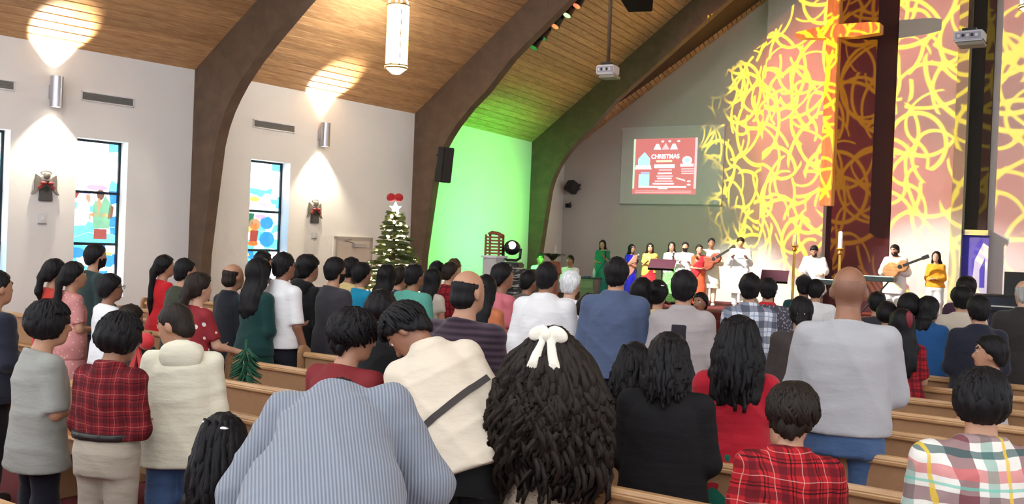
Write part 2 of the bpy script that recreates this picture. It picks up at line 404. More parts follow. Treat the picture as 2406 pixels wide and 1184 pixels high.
backbox('trim_2', 2102, 2243, SP, S_BACK-.01, 0, 11.5, m_grey, 300)
backbox('trim_3', 1945, 2100, S_BACK-.08, S_BACK-.005, 0, 11.5, m_maroon, 300)
m_olive = plain('pillar_paint', srgb(158, 160, 138), 0.75, var=0.03)
backbox('trim_4', 2243, 2270, SP-.12, S_BACK-.01, 0, 11.5, m_olive, 300)
# dark tall opening with a sill, a banner below it
m_void = plain('dark_screen_cloth', srgb(44, 40, 32), 0.8, var=0.1, scale=4, stretch=(1, 1, 6))
zsill = at_s(2290, 540, SP)[2]
backbox('trim_5', 2270, 2328, SP+.2, S_BACK-.01, zsill, 11.5, m_void, 300)
backbox('trim_6', 2264, 2322, SP-.05, S_BACK-.01, zsill-.12, zsill, m_olive, 540)
# ================================================================== fittings on the walls and under the roof
def on_facet(name, f, x, y, off=0.0):
    u, z = f.hit(x, y, off); o = empty(name, f.P(u, z, off), f.rz); return o, u, z   # local -y points into the room
def sconce(f, x, y, label):
    root, u, z = on_facet('wall_sconce', f, x, y, 0.0); tag(root, label, 'lamp', 'cylinder wall sconces')
    h, r = .22, .088
    bm = bmesh.new(); lathe(bm, [(r-.012, -h), (r, -h), (r, h), (r-.012, h), (r-.012, -h)], 24, (0, -.15, 0)); obj('cylinder', bm, m_steel, root, True, auto=40)
    obj('wall_plate', box(-.05, .05, -.08, 0, -.1, .1), m_steel, root, bevel=.008)
    bm = bmesh.new(); lathe(bm, [(0, 0), (.045, 0), (.05, .03), (.0, .035)], 14, (0, -.15, h-.1)); obj('bulb', bm, glow('bulb_warm', (1, .86, .62), 12), root, True)
    bm = bmesh.new(); lathe(bm, [(0, 0), (.05, 0), (.045, .035), (.0, .035)], 14, (0, -.15, -h+.06)); obj('bulb', bm, glow('bulb_warm', (1, .86, .62), 12), root, True)
    q = f.P(u, z, .15)
    for sg in (1, -1):
        add_light('sconce_light', 'SPOT', q+np.array([0, 0, sg*(h+.01)]), 260 if sg > 0 else 150, (1, .88, .68), q+np.array([0, 0, sg*3])-f.n*.12, spot_size=math.radians(76 if sg > 0 else 92), spot_blend=.35 if sg > 0 else .6, shadow_soft_size=.04)
sconce(FAC[0], 122, 217, 'brushed steel cylinder sconce left of the window with the green robed figure')
sconce(FAC[1], 751, 317, 'brushed steel cylinder sconce above the door near the Christmas tree')

def vent(f, x0, y0, x1, y1, label):
    u0, z0 = f.hit(x0, y0); u1, z1 = f.hit(x1, y1); wd = u1-u0; z = (z0+z1)/2; h = .145
    root = empty('air_vent', f.P((u0+u1)/2, z), f.rz); tag(root, label, 'vent', 'air vents on the left wall'); g = .018
    fr = bmesh.new()
    for a in ((-wd/2, wd/2, -h/2, -h/2+g), (-wd/2, wd/2, h/2-g, h/2), (-wd/2, -wd/2+g, -h/2, h/2), (wd/2-g, wd/2, -h/2, h/2)): bx(fr, a[0], a[1], -.02, 0, a[2], a[3])
    obj('frame', fr, m_offwhite, root)
    obj('backing', box(-wd/2+g, wd/2-g, -.004, 0, -h/2+g, h/2-g), m_grille, root)
    for k in range(6):
        bm = bmesh.new(); zz = -h/2+g+(k+.5)*(h-2*g)/6; mt = Matrix.Translation((0, -.01, zz)) @ Matrix.Rotation(.7, 4, 'X'); bx(bm, -wd/2+g, wd/2-g, -.012, .012, -.003, .003, mt); obj('slat', bm, m_grille, root)
vent(FAC[0], 190, 225, 314, 241, 'long grey air vent above the window with the green robed figure')
vent(FAC[0], -90, 186, 34, 201, 'grey air vent cut off by the left edge of the picture')
vent(FAC[1], 594, 290, 692, 303, 'long grey air vent left of the sconce by the door')

m_silver = plain('aged_silver', srgb(150, 146, 136), 0.45, 0.6, bump=0.2, bscale=40)
m_bow = plain('plaque_bow', srgb(150, 56, 54), 0.6)
m_sprig = plain('evergreen_sprig', srgb(44, 52, 40), 0.8)
def angel(f, x, y, label):
    root, u, z = on_facet('angel_plaque', f, x, y); tag(root, label, 'decoration', 'angel plaques on the left wall')
    bm = bmesh.new(); prism(bm, [(-.10, -.22), (.10, -.22), (.085, -.05), (.05, .08), (-.05, .08), (-.085, -.05)], -.05, 0, 'y'); obj('robe', bm, plain('plaque_robe', srgb(96, 94, 92), .6, .3), root, bevel=.012)
    for sg in (-1, 1):
        bm = bmesh.new(); prism(bm, [(sg*.03, .02), (sg*.09, .13), (sg*.15, .17), (sg*.165, .05), (sg*.15, -.05), (sg*.205, -.13), (sg*.15, -.11), (sg*.08, -.03)], -.035, 0, 'y'); obj('wing', bm, m_silver, root, bevel=.008)
        bm = bmesh.new(); uvball(bm, (sg*.05, -.07, .04), .05, 10, 6, (1, .5, .55)); obj('bow_loop', bm, m_bow, root, True)
        bm = bmesh.new(); prism(bm, [(sg*.0, .04), (sg*.1, -.06), (sg*.13, -.02), (sg*.03, .05)], -.06, -.04, 'y'); obj('bow_tail', bm, m_bow, root)
    bm = bmesh.new(); uvball(bm, (0, -.05, .15), .05, 14, 10, (1, .9, 1.15)); obj('head', bm, m_silver, root, True)
    bm = bmesh.new(); tube(bm, [(.075*math.cos(a), -.02, .19+.03*math.sin(a)) for a in np.linspace(0, 2*math.pi, 13)], .008, 6, False); obj('halo', bm, m_silver, root, True)
    bm = bmesh.new()
    for k in range(14):
        a = random.uniform(-2.6, -.5); tube(bm, [(0, -.06, .0), (.1*math.cos(a), -.07, .0+.09*math.sin(a))], [.008, .002], 5)
    obj('evergreen_sprig', bm, m_sprig, root)
angel(FAC[0], 106, 437, 'silver angel plaque with a red bow, left of the green robed window figure')
angel(FAC[1], 738, 497, 'silver angel plaque with a red bow, between the window and the door')
def wallbox(f, x, y, wd, h, label, nm='wall_switch'):
    root, u, z = on_facet(nm, f, x, y); tag(root, label, 'switch', 'white plates below the angel plaques')
    obj('plate', box(-wd/2, wd/2, -.02, 0, -h/2, h/2), m_offwhite, root, bevel=.004)
    obj('rocker', box(-wd/5, wd/5, -.03, -.02, -h/4, h/4), m_white, root, bevel=.003)
    obj('lower_lip', box(-wd/2, wd/2, -.03, 0, -h/2-.02, -h/2), m_grille, root)
wallbox(FAC[0], 98, 512, .11, .14, 'small white wall plate under the left angel plaque')
wallbox(FAC[1], 737, 553, .11, .10, 'small white wall plate under the angel plaque by the door')

# door near the tree
f = FAC[1]; du0, dzt = f.hit(785, 553); du1, _ = f.hit(872, 560)
droot = empty('door_1', f.P((du0+du1)/2, 0), f.rz); tag(droot, kind='structure'); dw = du1-du0; dh = (dzt+f.hit(872, 560)[1])/2
m_door = plain('door_paint', srgb(214, 200, 186), .5, var=.02)
obj('door_leaf', box(-dw/2+.05, dw/2-.05, -.03, 0, 0.01, dh-.06), m_door, droot, bevel=.006)
fr = bmesh.new(); bx(fr, -dw/2, -dw/2+.05, -.05, 0, 0, dh); bx(fr, dw/2-.05, dw/2, -.05, 0, 0, dh); bx(fr, -dw/2, dw/2, -.05, 0, dh-.06, dh); obj('door_frame', fr, plain('door_frame_paint', srgb(170, 160, 152), .5), droot)
obj('door_handle', box(dw/2-.18, dw/2-.08, -.09, -.03, .98, 1.02), m_steel, droot, bevel=.01)
obj('door_closer', box(-.05, .30, -.10, -.03, dh-.2, dh-.13), m_steel, droot, bevel=.01)
bm = bmesh.new(); tube(bm, [(-.05, -.08, dh-.12), (-.35, -.14, dh-.08), (-.1, -.05, dh-.05)], .01, 6); obj('closer_arm', bm, m_steel, droot)

# pendants
m_lampglass = glow('lamp_glass', (1, .96, .88), 22.0)
m_hoop = glow('lamp_hoop', (1, .93, .75), 1.6)
def pendant(p, ztop, label):
    root = empty('pendant_lantern', p); tag(root, label, 'lamp', 'lantern pendants under the roof'); R_ = .165; h = 1.0
    bm = bmesh.new(); lathe(bm, [(0, 0), (R_, 0), (R_+.005, .05), (R_+.005, h-.04), (R_-.02, h), (0, h)], 24); obj('glass_cylinder', bm, m_lampglass, root, True, auto=50)
    for z in (-.02, h*.02, h): 
        bm = bmesh.new(); tube(bm, [((R_+.02)*math.cos(a), (R_+.02)*math.sin(a), z) for a in np.linspace(0, 2*math.pi, 25)], .014, 6, False); obj('ring', bm, m_gold, root, True)
    bm = bmesh.new(); lathe(bm, [(0, -.12), (.07, -.11), (.14, -.05), (R_+.03, 0), (0, 0)], 24); obj('bottom_cap', bm, m_hoop, root, True, auto=40)
    for a in (0.4, 0.4+math.pi/2):
        bm = bmesh.new(); tube(bm, [((R_)*math.cos(t)*math.cos(a), (R_)*math.cos(t)*math.sin(a), h+.20*math.sin(t)) for t in np.linspace(0, math.pi, 15)], .016, 6); obj('hoop', bm, m_hoop, root, True)
    for k in range(4):
        a = .4+k*math.pi/2; bm = bmesh.new(); tube(bm, [((R_+.02)*math.cos(a), (R_+.02)*math.sin(a), 0), ((R_+.02)*math.cos(a), (R_+.02)*math.sin(a), h)], .009, 6); obj('rib', bm, m_gold, root)
    bm = bmesh.new(); tube(bm, [(0, 0, h+.2), (0, 0, ztop-p[2])], .008, 6); obj('rod', bm, m_gold, root)
    return root
def ceil_at(p, c0): return roof_z(cs(p)[0], c0)
p = at(931, 158, 16.0); pendant(p, ceil_at(p, cs(E[1])[0]), 'glowing glass lantern pendant hanging before the boarded ceiling, upper middle')
p = at(2424, 16, 16.0); pendant(p, ceil_at(p, cs(E[1])[0]), 'glowing lantern pendant cut off by the upper right corner')
for c, s, lb in ((-7.6, 3.0, 'left block of pews, beside the camera'), (1.0, 4.5, 'middle pews, beside the camera'), (-7.6, -1.5, 'rear left pews behind the camera'), (1.0, -1.5, 'rear middle pews behind the camera')):  # pendants out of view, added for their light on the nave
    p = W(c, s, 5.6); pendant(p, ceil_at(p, cs(E[1])[0]), 'added unseen lantern pendant above the '+lb)

# stage lamps on the second arch
sA2 = ROOFLINE[2][1]; m_lensr = glow('lens_red', (1, .18, .08), .8); m_lensg = glow('lens_green', (.6, 1, .5), .7); m_lensd = plain('lens_dark', (.05, .06, .08), .15)
STAGE_LAMPS = []
def stage_lamp(x, y, lens, label):
    p = at_s(x, y, sA2+.5); root = empty('stage_lamp', p, RZ); tag(root, label, 'lamp', 'stage lamps under the second arch'); STAGE_LAMPS.append(p)
    mt = Matrix.Rotation(math.radians(-28), 4, 'X') @ Matrix.Rotation(math.radians(12), 4, 'Y')
    bm = bmesh.new(); lathe(bm, [(0, .17), (.07, .165), (.085, .12), (.085, -.12), (.095, -.14), (.095, -.17), (.08, -.17)], 16); bmesh.ops.transform(bm, matrix=mt, verts=bm.verts[:]); obj('lamp_can', bm, m_black, root, True, auto=40)
    bm = bmesh.new(); lathe(bm, [(0, -.165), (.08, -.165), (.08, -.172), (0, -.172)], 16); bmesh.ops.transform(bm, matrix=mt, verts=bm.verts[:]); obj('lens', bm, lens, root)
    bm = bmesh.new(); tube(bm, [(-.1, 0, 0), (-.11, 0, .16), (0, 0, .2), (.11, 0, .16), (.1, 0, 0)], .012, 6); obj('yoke', bm, m_black, root)
    bm = bmesh.new(); tube(bm, [(0, 0, .19), (0, -.1, .3), (0, -.3, .42)], .018, 6); obj('clamp', bm, m_black, root)
for x, y, ln, lb in ((1262, 96, m_lensd, 'lowest black stage lamp under the second arch'), (1283, 73, m_lensd, 'second lowest black stage lamp, close to the lowest one'), (1313, 46, m_lensr, 'black stage lamp with red lens, third from the bottom'),
                     (1341, 20, m_lensg, 'black stage lamp with pale green lens, fourth from the bottom'), (1364, -2, m_lensr, 'black stage lamp with orange red lens, topmost, cut by the picture edge')):
    stage_lamp(x, y, ln, lb)

# loudspeakers
def speaker(p, rz, sz, tilt, label):
    root = empty('loudspeaker', p, rz); tag(root, label, 'speaker'); wx, wy, wz = sz; mt = Matrix.Rotation(tilt, 4, 'X')
    bm = bmesh.new(); prism(bm, [(-wx/2, -wy/2), (wx/2, -wy/2), (wx*.36, wy/2), (-wx*.36, wy/2)], -wz/2, wz/2); bmesh.ops.transform(bm, matrix=mt, verts=bm.verts[:]); obj('cabinet', bm, m_black, root, bevel=.01)
    bm = bmesh.new(); bx(bm, -wx*.45, wx*.45, -wy/2-.012, -wy/2, -wz*.46, wz*.46, mt); obj('grille', bm, m_dark, root)
    bm = bmesh.new(); tube(bm, [(0, wy/2-.03, wz*.2), (0, wy/2+.12, wz*.3)], .02, 6); tube(bm, [(0, wy/2-.03, -wz*.2), (0, wy/2+.12, -wz*.1)], .02, 6); obj('bracket', bm, m_dark, root)
sp_ = at_s(1043, 387, sA2-.05); speaker(sp_, RZ+math.radians(75), (.26, .26, .72), .12, 'slim black loudspeaker on the leg of the second arch')
p = at_s(1049, 325, sA2+.1); root = empty('flood_lamp', p, RZ); tag(root, 'tiny black lamp above the slim loudspeaker on the second arch', 'lamp')
bm = bmesh.new(); lathe(bm, [(0, .06), (.04, .05), (.06, -.06), (0, -.06)], 12); obj('lamp_can', bm, m_black, root, True); bm = bmesh.new(); tube(bm, [(0, 0, 0), (-.15, .05, .02)], .012, 6); obj('bracket', bm, m_black, root)
p = at(1502, -12, 14.5); speaker(p, RZ+.3, (.5, .4, .34), -.3, 'black hanging loudspeaker at the top edge, right of the projector pole')
p = at_s(1345, 440, S_BACK-.3); speaker(p, RZ-.5, (.34, .3, .3), -.5, 'black loudspeaker on the chancel wall left of the screen')
p = at_s(1337, 483, S_BACK-.1); root = empty('wall_camera', p, RZ); tag(root, 'tiny black wall camera below the chancel loudspeaker', 'camera')
obj('housing', box(-.06, .06, -.12, .04, -.06, .06), m_black, root, bevel=.01); bm = bmesh.new(); tube(bm, [(0, 0, .05), (0, .08, .1)], .015, 6); obj('bracket', bm, m_black, root)

def projector(p, rz, sz, poletop, label, tilt=0.0):
    root = empty('ceiling_projector', p, rz); tag(root, label, 'projector'); wx, wy, wz = sz
    obj('housing', box(-wx/2, wx/2, -wy/2, wy/2, -wz/2, wz/2), plain('projector_shell', srgb(206, 206, 212), .4), root, bevel=.02)
    obj('rear_panel', box(-wx*.42, wx*.42, -wy/2-.01, -wy/2, -wz*.3, wz*.3), plain('projector_panel', srgb(160, 160, 178), .5), root)
    for k in range(5): obj('port', box(-wx*.36+k*wx*.15, -wx*.36+k*wx*.15+wx*.09, -wy/2-.016, -wy/2-.01, -wz*.12, wz*.15), m_dark if k % 2 else m_offwhite, root)
    obj('under_plate', box(-wx*.4, wx*.5, -wy*.3, wy/2+.04, -wz/2-.05, -wz/2), plain('projector_base', srgb(146, 140, 124), .5), root, bevel=.008)
    bm = bmesh.new(); lathe(bm, [(0, 0), (.07, 0), (.075, .06), (0, .06)], 14); bmesh.ops.transform(bm, matrix=Matrix.Translation((wx*.2, wy/2, 0)) @ Matrix.Rotation(-math.pi/2, 4, 'X'), verts=bm.verts[:]); obj('lens', bm, m_black, root, True, auto=40)
    bm = bmesh.new(); tube(bm, [(0, 0, wz/2), (0, 0, poletop-p[2])], .035, 8); obj('pole', bm, m_beam, root, True)
    obj('mount', box(-.1, .1, -.1, .1, wz/2, wz/2+.05), m_dark, root)
p = at(1428, 166, 17.5); projector(p, RZ+.1, (.34, .3, .17), ceil_at(p, cs(E[2])[0]), 'white projector on a long brown pole above the audience')
p = at(2279, 88, 15.0); projector(p, RZ, (.42, .34, .16), ceil_at(p, cs(E[2])[0]), 'white ceiling projector before the dark strip at upper right')

# ---- projection screen with its slide
def screen():
    s0 = S_BACK-.06
    tl, tr, bl, br = at_s(1462, 303, s0), at_s(1700, 300, s0), at_s(1457, 476, s0), at_s(1697, 483, s0)
    c0 = (cs(tl)[0]+cs(bl)[0])/2; c1 = (cs(tr)[0]+cs(br)[0])/2; z1 = (tl[2]+tr[2])/2; z0 = (bl[2]+br[2])/2
    root = empty('projection_screen', W(c0, s0, z0), RZ); tag(root, 'wide pale projection screen showing a red Christmas slide', 'screen')
    wd, ht = c1-c0, z1-z0
    obj('screen_cloth', box(0, wd, 0, .03, 0, ht), plain('screen_cloth', srgb(222, 224, 222), .8, var=.01), root)
    obj('bottom_bar', box(0, wd, -.01, .035, -.03, 0), m_grille, root); obj('top_case', box(-.03, wd+.03, -.02, .05, ht, ht+.06), m_offwhite, root)
    # the slide: x,z in 0..1 of its own rectangle
    a0, a1 = .125*wd, .755*wd; b0, b1 = .13*ht, .87*ht; sw, sh = a1-a0, b1-b0
    e = {k: glow('slide_'+k, c, 1.0) for k, c in (('red', srgb(190, 110, 108)), ('white', (.92, .9, .92)), ('cyan', srgb(150, 214, 226)), ('blue', srgb(140, 160, 220)), ('peach', srgb(240, 190, 160)), ('pink', srgb(228, 160, 166)), ('green', srgb(160, 190, 160)))}
    for k in ('red',): MATS['slide_red'].node_tree.nodes['Principled BSDF'].inputs['Emission Strength'].default_value = .7
    for k in ('white', 'cyan', 'blue', 'peach', 'pink', 'green'): MATS['slide_'+k].node_tree.nodes['Principled BSDF'].inputs['Emission Strength'].default_value = 1.0
    sl = obj('slide', box(a0, a1, -.004, 0, b0, b1), e['red'], root)
    def R(nm, x0, x1, y0, y1, k, lv=1):
        obj(nm, box(a0+x0*sw, a0+x1*sw, -.004-.003*lv, -.004, b0+y0*sh, b0+y1*sh), e[k], sl)
    def Pg(nm, pts, k, lv=1):
        bm = bmesh.new(); prism(bm, [(a0+x*sw, b0+y*sh) for x, y in pts], -.004-.003*lv, -.004, 'y'); obj(nm, bm, e[k], sl)
    R('slide_border', 0, .03, .1, 1, 'green'); R('slide_border', .965, 1, .1, 1, 'pink'); R('footer_line', .1, .85, .115, .145, 'white'); R('footer_line', .42, .56, .09, .115, 'white')
    for y in (.02, .05): R('footer_line', .05, .93, y, y+.012, 'pink')
    Pg('tent', [(.08, .52), (.27, .52), (.27, .64), (.18, .76), (.08, .64)], 'cyan'); Pg('tent_base', [(.03, .45), (.3, .45), (.28, .52), (.05, .52)], 'white', 2)
    R('side_box', .1, .27, .15, .36, 'cyan'); R('side_box', .13, .27, .37, .40, 'blue')
    Pg('badge', el(.85, .60, .075, .075, 18), 'white'); Pg('badge_core', el(.85, .60, .04, .045, 14), 'cyan', 2); R('badge_base', .75, .95, .49, .54, 'white')
    for y in (.36, .40, .44): R('text_line', .77, .96, y, y+.02, 'pink')
    for cx in (.38, .64): Pg('bell', [(cx-.06, .8), (cx+.06, .8), (cx+.02, .9), (cx-.02, .9)], 'white')
    Pg('tree', [(.45, .8), (.57, .8), (.51, .92)], 'pink'); 
    for cx in (.46, .57, .71): Pg('star', el(cx, .945, .022, .018, 8), 'white')
    R('ribbon', .37, .62, .575, .61, 'peach'); R('banner', .34, .66, .47, .535, 'white')
    for i, (x0, x1, y) in enumerate(((.42, .62, .42), (.4, .62, .36), (.38, .64, .31), (.4, .62, .27), (.36, .64, .22), (.33, .66, .175))): R('text_line', x0, x1, y, y+.025, 'pink' if i % 2 == 0 else 'white')
    Pg('candle', [(.68, .3), (.82, .26), (.84, .23), (.72, .27)], 'white'); Pg('dot', el(.89, .23, .03, .015), 'white'); Pg('dot', el(.89, .17, .03, .015), 'white')
    tc = bpy.data.curves.new('title_text', 'FONT'); tc.body = 'CHRISTMAS'; tc.size = .085*sh*1.25; tc.align_x = 'CENTER'; tc.extrude = .002; tc.offset = .004
    to = bpy.data.objects.new('title_tmp', tc); COL.objects.link(to); dg = bpy.context.evaluated_depsgraph_get(); me = bpy.data.meshes.new_from_object(to.evaluated_get(dg)); bpy.data.objects.remove(to)
    t2 = obj('title_text', me, e['white'], sl); t2.location = (a0+.51*sw, -.010, b0+.64*sh); t2.rotation_euler = (math.pi/2, 0, 0)
    xs = [v.co.x for v in me.vertices]; t2.scale = (.44*sw/(max(xs)-min(xs)), 1, 1)
screen()

# ---- hanging cross
m_cross = wood('cross_oak', srgb(196, 140, 70), srgb(224, 170, 96), .45, (8, 8, 1), 2.0)
sX = S_BACK-1.5
pt, pb = at_s(1962, -60, sX), at_s(1946, 484, sX); cx = (cs(pt)[0]+cs(pb)[0])/2
root = empty('hanging_cross', W(cx, sX, pb[2]), RZ); tag(root, 'tall wooden cross hanging before the maroon panel', 'cross'); hh = pt[2]-pb[2]+.9
obj('upright', box(-.14, .14, -.13, .13, 0, hh), m_cross, root, bevel=.015)
pa = at_s(1955, 78, sX)[2]-pb[2]; ca0 = cs(at_s(1874, 85, sX))[0]-cx; ca1 = cs(at_s(2072, 68, sX))[0]-cx
bm = bmesh.new(); prism(bm, [(ca0, -.06), (ca0, .06), (-.14, .17), (ca1*.8, .15), (ca1, .11), (ca1, -.11), (ca1*.5, -.15), (-.14, -.13)], -.16, .16, 'y'); bmesh.ops.translate(bm, vec=(0, 0, pa), verts=bm.verts[:]); obj('crossbar', bm, m_cross, root, bevel=.012)
bm = bmesh.new(); tube(bm, [(0, 0, hh), (0, 0, hh+2.5)], .01, 6); obj('hanging_cable', bm, m_dark, root)

# ---- stage
cL = cs(at_s(1270, 700, S_STAGE))[0]
bm = bmesh.new(); bx(bm, c_b0+.8, 8, S_STAGE, S_BACK, 0, STAGE_Z); o = obj('trim_7', bm, m_carpet); o.rotation_euler = (0, 0, RZ); tag(o, kind='structure')
for k in range(2):
    bm = bmesh.new(); bx(bm, c_b0+2.5, 6, S_STAGE-.35*(2-k), S_STAGE-.35*(1-k), 0, STAGE_Z*(k+1)/3); o = obj('trim_%d' % (8+k), bm, m_carpet); o.rotation_euler = (0, 0, RZ); tag(o, kind='structure')

# ---- light on the chancel: a patterned wash from the second arch, plain stage spots, a green wash
def gobo(p, target, energy, size):
    o = add_light('gobo_projector_light', 'SPOT', p, energy, (1, 1, 1), target, spot_size=size, spot_blend=.25, shadow_soft_size=.02)
    l = o.data; l.use_nodes = True; t = l.node_tree; em = t.nodes['Emission']
    fw = Vector(np.array(target)-np.array(p)).normalized(); rtv = fw.cross(Vector((0, 0, 1))).normalized(); upv = rtv.cross(fw)
    ge = node(t, 'ShaderNodeNewGeometry')
    def dot(v):
        n = node(t, 'ShaderNodeVectorMath', operation='DOT_PRODUCT'); link(t, ge.outputs['Incoming'], n.inputs[0]); n.inputs[1].default_value = tuple(v); return n.outputs['Value']
    df, dr, du = dot(fw), dot(rtv), dot(upv); U = math_node(t, 'DIVIDE', dr, df); V = math_node(t, 'DIVIDE', du, df)
    cb = node(t, 'ShaderNodeCombineXYZ'); link(t, U, cb.inputs[0]); link(t, V, cb.inputs[1])
    total = None                                                       # fans of curved blades, each cell a fan, and a few wide arcs
    for sc, off, wd, nbl, curl in ((4.4, (0, 0), .015, 3.0, 3.2), (6.0, (3.3, 1.7), .019, 2.5, -3.6), (8.0, (7.1, 4.2), .024, 2.0, 4.2)):
        mp = node(t, 'ShaderNodeMapping'); mp.inputs['Location'].default_value = (off[0], off[1], 0); mp.inputs['Scale'].default_value = (sc, sc*.72, 1); link(t, cb.outputs[0], mp.inputs[0])
        vo = node(t, 'ShaderNodeTexVoronoi', voronoi_dimensions='2D'); vo.inputs['Scale'].default_value = 1.0; link(t, mp.outputs[0], vo.inputs['Vector'])
        df_ = node(t, 'ShaderNodeVectorMath', operation='SUBTRACT'); link(t, mp.outputs[0], df_.inputs[0]); link(t, vo.outputs['Position'], df_.inputs[1]); sp = node(t, 'ShaderNodeSeparateXYZ'); link(t, df_.outputs[0], sp.inputs[0])
        th = math_node(t, 'ARCTAN2', sp.outputs[1], sp.outputs[0]); rr_ = vo.outputs['Distance']; sc_ = node(t, 'ShaderNodeSeparateColor'); link(t, vo.outputs['Color'], sc_.inputs[0])
        arg = math_node(t, 'ADD', math_node(t, 'MULTIPLY', th, nbl), math_node(t, 'MULTIPLY_ADD', rr_, curl, math_node(t, 'MULTIPLY', sc_.outputs[0], 6.28)))
        dd = math_node(t, 'MULTIPLY', math_node(t, 'ABSOLUTE', math_node(t, 'SINE', arg)), math_node(t, 'MULTIPLY', rr_, 1/nbl))
        mr = node(t, 'ShaderNodeMapRange'); mr.interpolation_type = 'SMOOTHSTEP'; mr.inputs['From Min'].default_value = wd*1.25; mr.inputs['From Max'].default_value = wd*.7; link(t, dd, mr.inputs['Value'])
        ar = math_node(t, 'ABSOLUTE', math_node(t, 'SUBTRACT', rr_, math_node(t, 'MULTIPLY_ADD', sc_.outputs[1], .25, .38)))
        m2 = node(t, 'ShaderNodeMapRange'); m2.interpolation_type = 'SMOOTHSTEP'; m2.inputs['From Min'].default_value = wd*1.5; m2.inputs['From Max'].default_value = wd*.8; link(t, ar, m2.inputs['Value'])
        v = math_node(t, 'MAXIMUM', mr.outputs[0], math_node(t, 'MULTIPLY', m2.outputs[0], math_node(t, 'GREATER_THAN', sc_.outputs[2], .45)))
        total = v if total is None else math_node(t, 'MAXIMUM', total, v)
    rad_ = math_node(t, 'SQRT', math_node(t, 'ADD', math_node(t, 'MULTIPLY', U, U), math_node(t, 'MULTIPLY', V, V)))
    nm_ = node(t, 'ShaderNodeTexNoise'); nm_.inputs['Scale'].default_value = 9.0; nm_.inputs['Detail'].default_value = 0; link(t, cb.outputs[0], nm_.inputs['Vector'])
    edge = node(t, 'ShaderNodeMapRange'); edge.interpolation_type = 'SMOOTHSTEP'; edge.inputs['From Min'].default_value = .62; edge.inputs['From Max'].default_value = .50; link(t, math_node(t, 'MULTIPLY_ADD', nm_.outputs['Fac'], .30, math_node(t, 'SUBTRACT', rad_, .13)), edge.inputs['Value'])
    def uv(q):
        d_ = Vector(np.array(q)-np.array(p)); return d_.dot(rtv)/d_.dot(fw), d_.dot(upv)/d_.dot(fw)
    (ua, va_), (ub, vb_) = uv(at_s(1480, 330, S_BACK)), uv(at_s(1880, 40, S_BACK)); sl_ = (vb_-va_)/(ub-ua)     # an added light-shaping blade keeps the light off the ceiling
    spill_mask = math_node(t, 'LESS_THAN', math_node(t, 'SUBTRACT', V, math_node(t, 'MULTIPLY_ADD', U, sl_, va_-sl_*ua)), 0.0)
    spill_mask = math_node(t, 'MAXIMUM', spill_mask, math_node(t, 'GREATER_THAN', U, ub))
    spill_mask = math_node(t, 'MULTIPLY', spill_mask, math_node(t, 'MAXIMUM', math_node(t, 'LESS_THAN', V, .44), math_node(t, 'GREATER_THAN', U, -.10)))
    total = math_node(t, 'MULTIPLY', math_node(t, 'MULTIPLY', total, edge.outputs[0]), spill_mask)
    core = node(t, 'ShaderNodeMapRange'); core.interpolation_type = 'SMOOTHSTEP'; core.inputs['From Min'].default_value = .56; core.inputs['From Max'].default_value = .30; link(t, rad_, core.inputs['Value'])
    blob = node(t, 'ShaderNodeTexNoise'); blob.inputs['Scale'].default_value = 3.2; blob.inputs['Detail'].default_value = 1; link(t, cb.outputs[0], blob.inputs['Vector'])
    br = node(t, 'ShaderNodeMapRange'); br.inputs['From Min'].default_value = .36; br.inputs['From Max'].default_value = .6; br.inputs['To Min'].default_value = .45; link(t, blob.outputs['Fac'], br.inputs['Value'])
    brm = math_node(t, 'MULTIPLY', br.outputs[0], core.outputs[0]); pk = node(t, 'ShaderNodeMix', data_type='RGBA'); pk.inputs[6].default_value = (.012, .008, .008, 1); pk.inputs[7].default_value = (.42, .09, .07, 1); link(t, brm, pk.inputs[0])
    mx = node(t, 'ShaderNodeMix', data_type='RGBA'); link(t, pk.outputs[2], mx.inputs[6]); mx.inputs[7].default_value = (1.15, .80, .01, 1); link(t, total, mx.inputs[0])
    link(t, mx.outputs[2], em.inputs['Color']); return o
gp = at_s(1262, 104, sA2+.75)
gobo(gp, at_s(2110, 330, S_BACK), 5600, math.radians(66))
gw = at_s(1160, 590, ROOFLINE[2][1]+2.6)
add_light('green_wash_light', 'SPOT', FAC[2].P(FAC[2].L*.46, 1.75, 2.5), 620, (.04, 1, .10), FAC[2].P(FAC[2].L*.50, 2.5), spot_size=math.radians(116), spot_blend=.9, shadow_soft_size=.15)
for x, y in ((1313, 46), (1341, 20)):
    add_light('stage_spot_light', 'SPOT', at_s(x, y+8, sA2+.9), 4200, (1, .96, .92), at_s(1640, 640, 22.2) if x == 1313 else at_s(2080, 640, 22.2), spot_size=math.radians(30), spot_blend=.6, shadow_soft_size=.06)
# ================================================================== people: bodies, clothes and hair are grown as smooth fields and skinned
f32 = np.float32
def Rx(a): c, s = math.cos(a), math.sin(a); return np.array([[1, 0, 0], [0, c, -s], [0, s, c]], f32)
def Ry(a): c, s = math.cos(a), math.sin(a); return np.array([[c, 0, s], [0, 1, 0], [-s, 0, c]], f32)
def Rz(a): c, s = math.cos(a), math.sin(a); return np.array([[c, -s, 0], [s, c, 0], [0, 0, 1]], f32)
V3 = lambda *a: np.array(a, f32)
def cap(a, b, ra, rb=None):
    a = np.asarray(a, f32); b = np.asarray(b, f32); rb = ra if rb is None else rb; ba = b-a; L2 = float(ba@ba)+1e-9
    def f(P):
        pa = P-a; t = np.clip(pa@ba/L2, 0, 1); q = pa-t[:, None]*ba
        return np.sqrt(np.einsum('ij,ij->i', q, q))-(ra+(rb-ra)*t)
    return f
def ell(c, r, R=None):
    c = np.asarray(c, f32); r = np.asarray(r, f32)
    def f(P):
        p = P-c
        if R is not None: p = p@R
        k0 = np.sqrt((((p/r)**2).sum(1))); k1 = np.sqrt((((p/(r*r))**2).sum(1)))+1e-6
        return k0*(k0-1)/k1
    return f
